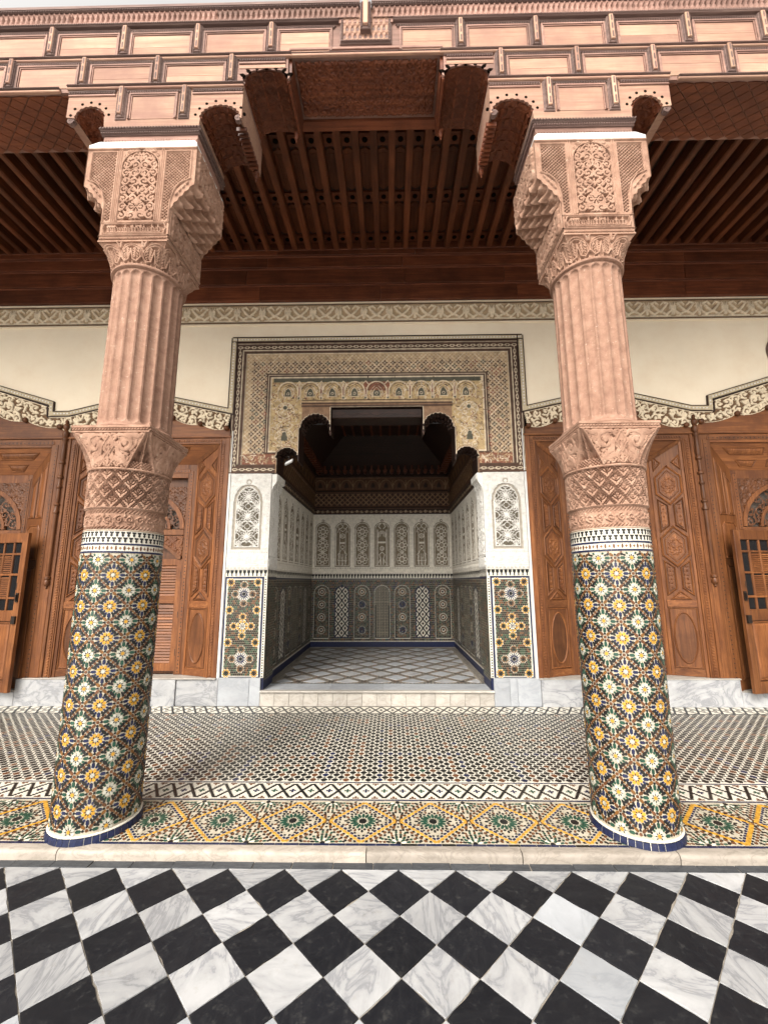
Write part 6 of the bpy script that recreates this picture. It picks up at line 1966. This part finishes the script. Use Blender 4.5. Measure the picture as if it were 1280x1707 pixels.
def dentils(parent, x, z0, z1, y, xf=None, step=.036, w=.030, horiz=False):
    mb = MB(xf); n = int((z1-z0)/step)
    for i in range(n):
        a = z0+i*step
        if horiz: mb.bbox(a, a+step*.55, y-.012, y+.004, x-w/2, x+w/2, .004)
        else: mb.bbox(x-w/2, x+w/2, y-.012, y+.004, a, a+step*.55, .004)
    if horiz: mb.box(z0, z1, y-.004, y+.01, x-w/2-.004, x+w/2+.004)
    else: mb.box(x-w/2-.004, x+w/2+.004, y-.004, y+.01, z0, z1)
    mb.build('dentil_strip', M['door'], parent)
def dots(parent, x, z0, z1, y, xf=None, step=.062, horiz=False):
    m1 = MB(xf); m2 = MB(xf); n = int((z1-z0)/step)
    for i in range(n):
        a = z0+(i+.5)*step
        q = [(.0085*math.cos(t), .0085*math.sin(t)) for t in np.linspace(0, 2*PI, 9)[:-1]]
        q = [((a+p_[0], x+p_[1]) if horiz else (x+p_[0], a+p_[1])) for p_ in q]
        m2.prism(q, y-.0065, y+.004)
    if horiz: m1.bbox(z0, z1, y-.005, y+.01, x-.026, x+.026, .003)
    else: m1.bbox(x-.026, x+.026, y-.005, y+.01, z0, z1, .003)
    o = m1.build('beaded_strip', M['door'], parent); m2.build('bead_hole', M['iron'], o)
def ident(s):
    def f(V): W = V.copy(); W[:, 0] = s*V[:, 0]; return W
    return f
def leafpanel(parent, s, xs, inward, seed):
    """splayed side leaf: hexagons with lilies, paired carved slips, an oval below"""
    xf = splay(s, xs, inward); w = SPW; mid = w/2
    mb = MB(xf); mb.box(0, w, .0, .03, .455, 3.66); b = mb.build('splay_board', M['door'], parent)
    mb = MB(xf); mb.bbox(0, .034, -.014, .002, .455, 3.66, .003); mb.bbox(w-.034, w, -.014, .002, .455, 3.66, .003); mb.build('stile', M['door'], parent)
    mb = MB(xf); mb.bbox(.036, w-.036, -.012, .002, 1.345, 1.435, .003); mb.bbox(.036, w-.036, -.012, .002, .457, .545, .003); mb.build('rail', M['door_x'], parent)
    P_, o = ringpanel(parent, [(.045, .56), (w-.045, .56), (w-.045, 1.335), (.045, 1.335)], xf, -.001, .016, .012, name='oval_field')
    ov = [(mid+.135*math.cos(t), .948+.335*math.sin(t)) for t in np.linspace(0, 2*PI, 33)[:-1]]
    ringpanel(o, ov, xf, -.004, .020, .014, mat=M['door'], mat2=M['door_dark'], name='oval_panel')
    # lattice of mouldings
    hx = lambda zc, hh, hw_: [(mid, zc-hh), (mid+hw_, zc-hh*.42), (mid+hw_, zc+hh*.42), (mid, zc+hh), (mid-hw_, zc+hh*.42), (mid-hw_, zc-hh*.42)]
    for q, zc in enumerate((2.165, 3.03)):
        P_, o = ringpanel(parent, hx(zc, .292, .165), xf, -.001, .026, .020, name='hexagon_panel', mat2=M['door_dark'])
        P2, o2 = ringpanel(o, [tuple(np.array((mid, zc))+.90*(np.array(k)-np.array((mid, zc)))) for k in P_], xf, -.004, .010, .010, name='hexagon_field')
        carving(o, [tuple(np.array((mid, zc))+.93*(np.array(k)-np.array((mid, zc)))) for k in P2], xf, -.006, .05, seed, 'lily')
    for zc in (2.60, 1.735):
        for sg in (1, -1):
            pol = [(mid+sg*.155, zc+.245), (mid+sg*.03, zc+.145), (mid+sg*.03, zc-.145), (mid+sg*.155, zc-.245)]
            P_, o = ringpanel(parent, pol, xf, -.001, .018, .018, name='slip_panel', mat2=M['door_dark'])
            carving(o, P_, xf, -.0045, .055, seed+int(zc*10), w=.0062, h=.010)
    for pol in ([(mid-.125, 1.447), (mid+.125, 1.447), (mid, 1.565)], [(mid+.165, 3.235), (mid+.165, 3.47), (mid+.06, 3.36)], [(mid-.165, 3.235), (mid-.165, 3.47), (mid-.06, 3.36)]):
        P_, o = ringpanel(parent, pol, xf, -.001, .018, .016, name='triangle_panel'); carving(o, P_, xf, -.0045, .045, seed+3)

def lunette(parent, s, cx, z0, r, y, x_in, xf, seed):
    """pierced scrollwork in a half round opening"""
    q = np.linspace(0, PI, 22)
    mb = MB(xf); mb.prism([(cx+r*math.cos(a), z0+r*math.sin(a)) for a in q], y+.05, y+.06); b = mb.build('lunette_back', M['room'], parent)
    cv = Cv(cx-r, cx+r, z0, z0+r, 130); rad = np.hypot(cv.u[None, :]-cx, cv.v[:, None]-z0)
    cv.arab(cx-r, cx+r, z0, z0+r, r*.24, .011, .03, seed=seed); ok = (cv.H > .012) & (rad < r)
    def fn(u, v, hh):
        V = np.stack([u.ravel(), (y+.035-hh).ravel(), v.ravel()], 1); W = xf(V); return W[:, 0].reshape(u.shape), W[:, 1].reshape(u.shape), W[:, 2].reshape(u.shape)
    relief('lunette_fretwork', cv, fn, M['door_dark'], parent, mask=ok)
    mb = MB(xf); mb.strip([(cx+r*.62*math.cos(a), z0+r*.62*math.sin(a)) for a in q], .04, y, y+.04); mb.strip([(cx+r*1.04*math.cos(a), z0+r*1.04*math.sin(a)) for a in q], .06, y-.012, y+.04); mb.build('lunette_arch', M['door'], parent)
    cv = Cv(cx-x_in, cx+x_in, z0, z0+r+.16, 130); rad = np.hypot(cv.u[None, :]-cx, cv.v[:, None]-z0); cv.arab(cx-x_in, cx+x_in, z0, z0+r+.16, .085, .009, .014, seed=seed+1); cv.H += .0
    relief('spandrel_carving', cv, lambda u, v, hh: tuple(k.reshape(u.shape) for k in xf(np.stack([u.ravel(), (y+.012-hh).ravel(), v.ravel()], 1)).T), M['door_dark'], parent, mask=rad > r*1.06)
def shutter(parent, s, x0, x1, y):
    xf = ident(s)
    mb = MB(xf); mb.prism([(x0, .50), (x1, .50), (x1, 2.02), (x0, 2.02), (x0, 1.5), (x0+.07, 1.5), (x0+.07, 1.93), (x1-.07, 1.93), (x1-.07, .60), (x0+.07, .60), (x0+.07, 1.4999), (x0, 1.4999)], y-.03, y)
    fr = mb.build('shutter', M['door'], parent)
    mb = MB(xf); mb.bbox(x0+.071, x1-.071, y-.028, y, 1.40, 1.50, .004); mb.build('shutter_rail', M['door_x'], fr)
    lm = MB(xf); lm.add([(x0+.072, y-.026, 0), (x1-.072, y-.026, 0), (x1-.072, y-.004, .045), (x0+.072, y-.004, .045), (x0+.072, y-.022, -.006), (x1-.072, y-.022, -.006), (x1-.072, y, .039), (x0+.072, y, .039)], [(0, 1, 2, 3), (4, 5, 6, 7), (0, 1, 5, 4), (2, 3, 7, 6)])
    me = None
    for z in list(np.arange(.605, 1.37, .0385)) + list(np.arange(1.505, 1.90, .0385)):
        if me is None:
            o = lm.build('louver', M['door_x'], fr); me = o.data; o.location[2] = z
        else: put('louver', me, fr, None, (0, 0, z))
    mb = MB(xf)
    for z in (.7, 1.2, 1.75): mb.box(x0-.012, x0+.006, y-.036, y-.028, z, z+.09)
    mb.build('hinge', M['iron'], fr)

for s in (-1, 1):
    side = 'right' if s > 0 else 'left'
    bay = thing('carved_door_bay', 'carved cedar door bay with hexagon panels and louvred shutters, behind the %s column' % side, 'door', (s*3.3, YW, .455), 'carved door bays')
    I = ident(s); X0_, X1_ = 2.102, 4.462
    XF = 2.25, 4.31
    # outer frame
    mb = MB(I)
    for a, b in ((X0_, 2.165), (4.42, X1_)): mb.bbox(a, b, YW-.028, YW+.05, .456, 3.745, .005)
    mb.bbox(2.166, 2.25, YW-.012, YW+.05, .456, 3.745, .003); mb.bbox(4.31, 4.419, YW-.012, YW+.05, .456, 3.745, .003)
    mb.build('door_post', M['door'], bay)
    mb = MB(I); mb.bbox(2.251, 4.309, YW-.012, YW+.05, 3.66, 3.745, .003); mb.bbox(X0_-.012, X1_+.01, YW-.036, YW+.05, 3.746, 3.772, .005); mb.build('head_rail', M['door_x'], bay)
    dentils(bay, 2.198, .47, 3.70, YW-.013, I); dentils(bay, 4.372, .47, 3.70, YW-.013, I); dentils(bay, 3.705, 2.225, 4.345, YW-.013, I, horiz=True)
    mb = MB(I)
    for x in (2.232, 4.335): mb.bbox(x-.008, x+.008, YW-.022, YW, .456, 3.675, .004)
    mb.build('reed', M['door'], bay)
    hb = [(X0_, 3.773), (X1_, 3.773)] + [p_ for p_ in WV[::-1] if X0_ < p_[0] < X1_]
    hb = [(x, z+.012) if z > 3.79 else (x, z) for x, z in hb]
    hb = [(X0_, 3.773), (X1_, 3.773), (X1_, 3.868)] + hb[2:] + [(X0_, 3.87)]
    mb = MB(I); mb.prism(hb, YW-.022, YW+.02); mb.build('head_board', M['door_x'], bay)
    for k, (x, z) in enumerate(knobs):
        if not X0_ < x < X1_: continue
        mb = MB(); mb.lathe([(0, -.034), (.020, -.030), (.034, -.016), (.038, 0), (.034, .014), (.018, .02), (.022, .03)], 0, 0, 16)
        mb.v = [(s*x+vx, YW-.045+vz, z+vy) for vx, vy, vz in mb.v]; mb.build('knob', M['door_dark'], bay, smooth=True)
    leafpanel(bay, s, XF[0], 1, 31); leafpanel(bay, s, XF[1], -1, 47)
    xi0, xi1 = 2.25+math.sqrt(SPW**2-SPT**2), 4.31-math.sqrt(SPW**2-SPT**2); yc = YW+SPT+.012
    # sloping head with carved triangles
    def headxf(V):
        t = (3.66-V[:, 2])/.26; W = V.copy(); W[:, 0] = s*V[:, 0]; W[:, 1] = YW+.012+t*SPT+V[:, 1]; return W
    mb = MB(headxf); mb.prism([(2.25, 3.66), (4.31, 3.66), (xi1, 3.40), (xi0, 3.40)], -.002, .03); mb.build('head_slope', M['door_x'], bay)
    for i in range(6):
        c = xi0+.06+(i+.5)*(xi1-xi0-.12)/6
        pol = [(c-.10, 3.635), (c+.10, 3.635), (c, 3.50)] if i % 2 == 0 else [(c-.10, 3.425), (c+.10, 3.425), (c, 3.56)]
        P_, o = ringpanel(bay, pol, headxf, -.002, .018, .016, name='triangle_panel'); carving(o, P_, headxf, -.0045, .045, 60+i)
    mb = MB(headxf)
    for a, b in (((2.27, 3.65), (xi0+.02, 3.41)), ((4.29, 3.65), (xi1-.02, 3.41))): mb.strip([a, b], .05, -.02, 0)
    mb.build('hip_moulding', M['door'], bay)
    # inner wall of the bay
    mb = MB(I); mb.bbox(xi0, xi0+.13, yc-.004, yc+.05, .455, 3.40, .003); mb.bbox(xi1-.13, xi1, yc-.004, yc+.05, .455, 3.40, .003); mb.bbox(xi0+.131, xi1-.131, yc-.004, yc+.05, 3.20, 3.40, .003); mb.bbox(xi0+.131, xi1-.131, yc-.008, yc+.05, 2.36, 2.44, .003); mb.build('inner_frame', M['door'], bay)
    dots(bay, xi0+.075, .47, 3.30, yc-.006, I, .05); dots(bay, xi1-.075, .47, 3.30, yc-.006, I, .05); dots(bay, 3.30, xi0+.1, xi1-.1, yc-.006, I, .05, True)
    cx = (xi0+xi1)/2; hw = (xi1-xi0)/2-.135
    lunette(bay, s, cx, 2.45, hw*.90, yc+.01, hw, I, 5)
    mb = MB(I); mb.box(xi0+.1, xi1-.1, yc+.075, yc+.09, .455, 3.3); mb.build('door_back', M['door_dark'], bay)
    # carved apron with a hanging curve over the shutters
    a0, a1 = cx-hw, cx+hw
    ap = [(a0, 2.355), (a1, 2.355), (a1, 2.06)] + [(a1-.06-q*.28, 2.06+.18*math.sin(q*PI/2)) for q in np.linspace(0, 1, 6)] + [(cx, 2.26)] + [(a0+.06+.28-q*.28, 2.06+.18*math.cos(q*PI/2)) for q in np.linspace(0, 1, 6)] + [(a0, 2.06)]
    mb = MB(I); mb.prism(ap, yc+.012, yc+.05); o = mb.build('apron', M['door'], bay); carving(o, ap, I, yc+.012, .075, 12, w=.008, h=.012)
    mb = MB(I); mb.strip([(a0+.02, 2.04)] + [(a0+.06+q*.28, 2.04+.18*math.sin(q*PI/2)) for q in np.linspace(0, 1, 6)] + [(cx, 2.23)] + [(a1-.06-q*.28, 2.04+.18*math.sin(q*PI/2)) for q in np.linspace(1, 0, 6)] + [(a1-.02, 2.04)], .045, yc-.004, yc+.04); mb.build('apron_moulding', M['door'], bay)
    shutter(bay, s, a0+.002, cx-.004, yc+.045); shutter(bay, s, cx+.004, a1-.002, yc+.045)

    # ------------------------------------------------ outer doorway with open glazed leaf
    od = thing('glazed_doorway', 'cedar doorway at the %s edge with beaded frame, pierced fanlight and a glazed leaf standing open' % side, 'doorway', (s*5.3, YW, .30), 'glazed doorways at the edges')
    mb = MB(I); mb.bbox(4.463, 4.535, YW-.03, YW+.05, .456 if 1 else .3, 3.745, .006); mb.bbox(4.536, 4.70, YW-.016, YW+.05, .30, 3.745, .004); mb.build('door_post', M['door'], od)
    mb = MB(I); mb.bbox(4.701, 6.6, YW-.016, YW+.05, 3.62, 3.745, .004); mb.bbox(4.463, 6.6, YW-.036, YW+.05, 3.746, 3.772, .005); mb.build('head_rail', M['door_x'], od)
    hb2 = [(4.463, 3.773), (6.4, 3.773)] + [(x, z+.012) for x, z in WV[::-1] if x > 4.463] + [(4.463, 3.90)]
    mb = MB(I); mb.prism(hb2, YW-.022, YW+.02); mb.build('head_board', M['door_x'], od)
    for (x, z) in knobs:
        if not 4.46 < x < 6.3: continue
        mb = MB(); mb.lathe([(0, -.034), (.020, -.030), (.036, -.016), (.040, 0), (.036, .014), (.018, .02), (.022, .03)], 0, 0, 16)
        mb.v = [(s*x+vx, YW-.045+vz, z+vy) for vx, vy, vz in mb.v]; mb.build('knob', M['door_dark'], od, smooth=True)
    dots(od, 4.625, .32, 3.66, YW-.018, I, .058); dots(od, 3.685, 4.66, 6.4, YW-.018, I, .058, True)
    # turned half post between the two doors
    mb = MB()
    tp_ = [(.0, 4.03), (.016, 4.02), (.026, 3.995), (.018, 3.97), (.036, 3.94), (.040, 3.915), (.034, 3.885), (.022, 3.87), (.034, 3.855), (.040, 3.82), (.034, 3.78), (.026, 3.76), (.036, 3.745), (.036, 3.72), (.024, 3.70),
           (.028, 3.60), (.034, 3.48), (.026, 3.42), (.038, 3.40), (.038, 3.375), (.024, 3.355), (.024, 3.20), (.036, 3.185), (.036, 3.16), (.022, 3.145), (.022, 3.06), (.034, 3.04), (.034, 3.02), (.022, 3.0), (.027, 2.93), (.030, 2.86), (.024, 2.80), (.036, 2.785), (.036, 2.765), (.024, 2.75),
           (.028, 2.70), (.038, 2.68), (.038, 2.655), (.028, 2.645), (.028, 1.80), (.022, 1.785), (.034, 1.77), (.036, 1.745), (.024, 1.73), (.032, 1.71), (.036, 1.68), (.028, 1.655), (.012, 1.64), (.016, 1.625), (0, 1.605)]
    mb.lathe([(r_*1.08, z) for r_, z in tp_], s*4.497, YW-.04, 14); mb.build('turned_post', M['door_dark'], od, smooth=True)
    # splayed side with raised panels
    xf = splay(s, 4.70, 1, .15, .40)
    mb = MB(xf); mb.box(0, .40, 0, .03, .30, 3.62); mb.build('splay_board', M['door'], od)
    for pol in ([(.045, 2.60), (.19, 2.60), (.19, 3.26), (.045, 3.42)], [(.225, 2.60), (.365, 2.60), (.365, 3.07), (.225, 3.22)]): ringpanel(od, pol, xf, -.001, .018, .012, raised=True, name='raised_panel')
    ringpanel(od, [(.10, 2.50), (.30, 2.50), (.36, 2.44), (.36, 2.0), (.05, 2.0), (.05, 2.44)], xf, -.001, .016, .012, raised=True, name='raised_panel')
    ringpanel(od, [(.05, .42), (.36, .42), (.36, 1.90), (.05, 1.90)], xf, -.001, .016, .012, raised=True, name='raised_panel')
    def hx2(V):
        t = (3.62-V[:, 2])/.36; W = V.copy(); W[:, 0] = s*V[:, 0]; W[:, 1] = YW+.012+t*.15+V[:, 1]; return W
    xo = 4.70+math.sqrt(.4**2-.15**2)
    mb = MB(hx2); mb.prism([(4.70, 3.62), (6.6, 3.62), (6.6, 3.26), (xo, 3.26)], -.002, .03); mb.build('head_slope', M['door_x'], od)
    for pol in ([(4.90, 3.56), (5.50, 3.56), (5.50, 3.46), (5.02, 3.46)], [(5.56, 3.56), (6.2, 3.56), (6.2, 3.46), (5.56, 3.46)], [(5.10, 3.40), (5.42, 3.40), (5.38, 3.30), (5.20, 3.30)], [(5.56, 3.40), (6.2, 3.40), (6.2, 3.30), (5.56, 3.30)]): ringpanel(od, pol, hx2, -.002, .014, .010, raised=True, name='raised_panel')
    y2 = YW+.165
    mb = MB(I); mb.bbox(xo, xo+.07, y2-.004, y2+.05, .30, 3.26, .003); mb.bbox(xo+.071, 6.6, y2-.004, y2+.05, 3.14, 3.26, .003); mb.bbox(xo+.071, 6.6, y2-.01, y2+.05, 2.36, 2.44, .003); mb.build('inner_frame', M['door'], od)
    dots(od, xo+.045, 2.4, 3.2, y2-.006, I, .05)
    lunette(od, s, 5.78, 2.45, .58, y2, .66, I, 15)
    mb = MB(I); mb.box(xo+.02, 6.6, y2+.55, y2+.56, .28, 2.5); mb.box(xo+.02, xo+.04, y2+.05, y2+.55, .28, 2.5); mb.build('room_shade_sheet', M['room'], od)  # dark sheets painted as the unlit interior behind the opening
    mb = MB(I); mb.bbox(6.50, 6.628, YW-.03, YW+.2, .30, 4.9, .006); mb.build('door_post', M['door'], od)
    # open leaf
    c0, s0 = math.cos(R(13)), math.sin(R(13))
    def lf(V):
        u, y, z = V[:, 0], V[:, 1], V[:, 2]
        return np.stack([s*(4.70+u*c0-y*s0), 5.50+u*s0+y*c0, z], 1)
    W_ = .82; zb, zt = .305, 2.36
    leaf_empty = None
    mb = MB(lf)
    mb.bbox(0, .095, 0, .045, zb, zt, .004); mb.bbox(W_-.095, W_, 0, .045, zb, zt, .004)
    mb.bbox(.0955, W_-.0955, 0, .045, zt-.13, zt, .004); mb.bbox(.0955, W_-.0955, .0, .045, 1.19, 1.33, .004); mb.bbox(.0955, W_-.0955, 0, .045, zb, zb+.14, .004)
    lfo = mb.build('door_leaf', M['door'], od, smooth=False)
    xs = [.0955, .235, .41, .585, W_-.0955]; zs = [1.331, 1.49, 1.80, 2.075, zt-.131]
    mb = MB(lf)
    for x in xs[1:-1]: mb.bbox(x-.014, x+.014, .006, .04, 1.331, zt-.131, .004)
    for z in zs[1:-1]: mb.bbox(.0956, W_-.0956, .0055, .0405, z-.014, z+.014, .004)
    mb.build('glazing_bar', M['door'], lfo)
    for i in range(4):
        for j in range(4):
            a, b, c, d = xs[i]+.002, xs[i+1]-.002, zs[j]+.002, zs[j+1]-.002
            mb = MB(lf); mb.box(a, b, .024, .028, c, d); mb.build('pane', M['glass'], lfo)
            if j in (1, 2) and i in (1, 2):
                mb = MB(lf)
                for z in np.arange(c+.02, d-.03, .026): mb.add([(a+.01, .0105, z), (b-.01, .0105, z), (b-.01, .022, z+.019), (a+.01, .022, z+.019)], [(0, 1, 2, 3)])
                mb.build('louver_panel', M['door_x'], lfo)
    ringpanel(lfo, [(.11, zb+.155), (W_-.11, zb+.155), (W_-.11, 1.175), (.11, 1.175)], lf, .02, .02, .016, raised=True, name='raised_panel')
    mb = MB(lf); mb.box(.115, W_-.115, .02, .03, zb+.1, 1.2); mb.build('leaf_back', M['door_dark'], lfo)
    mb = MB(lf); mb.box(.02, .06, -.012, 0, 1.44, 1.56); mb.box(.03, .045, -.03, -.012, 1.46, 1.54); mb.box(.012, .075, -.022, 0, 1.16, 1.26); mb.build('door_lock', M['iron'], lfo)
    mb = MB(lf); mb.lathe([(0, 0), (.004, 0), (.004, .09), (0, .09)], .04, -.03, 8); mb.v = [(x, y, z+1.60) for x, y, z in mb.v[-32:]] if False else [(x, y, z+1.60) for x, y, z in mb.v]; mb.build('pull_bolt', M['iron'], lfo)
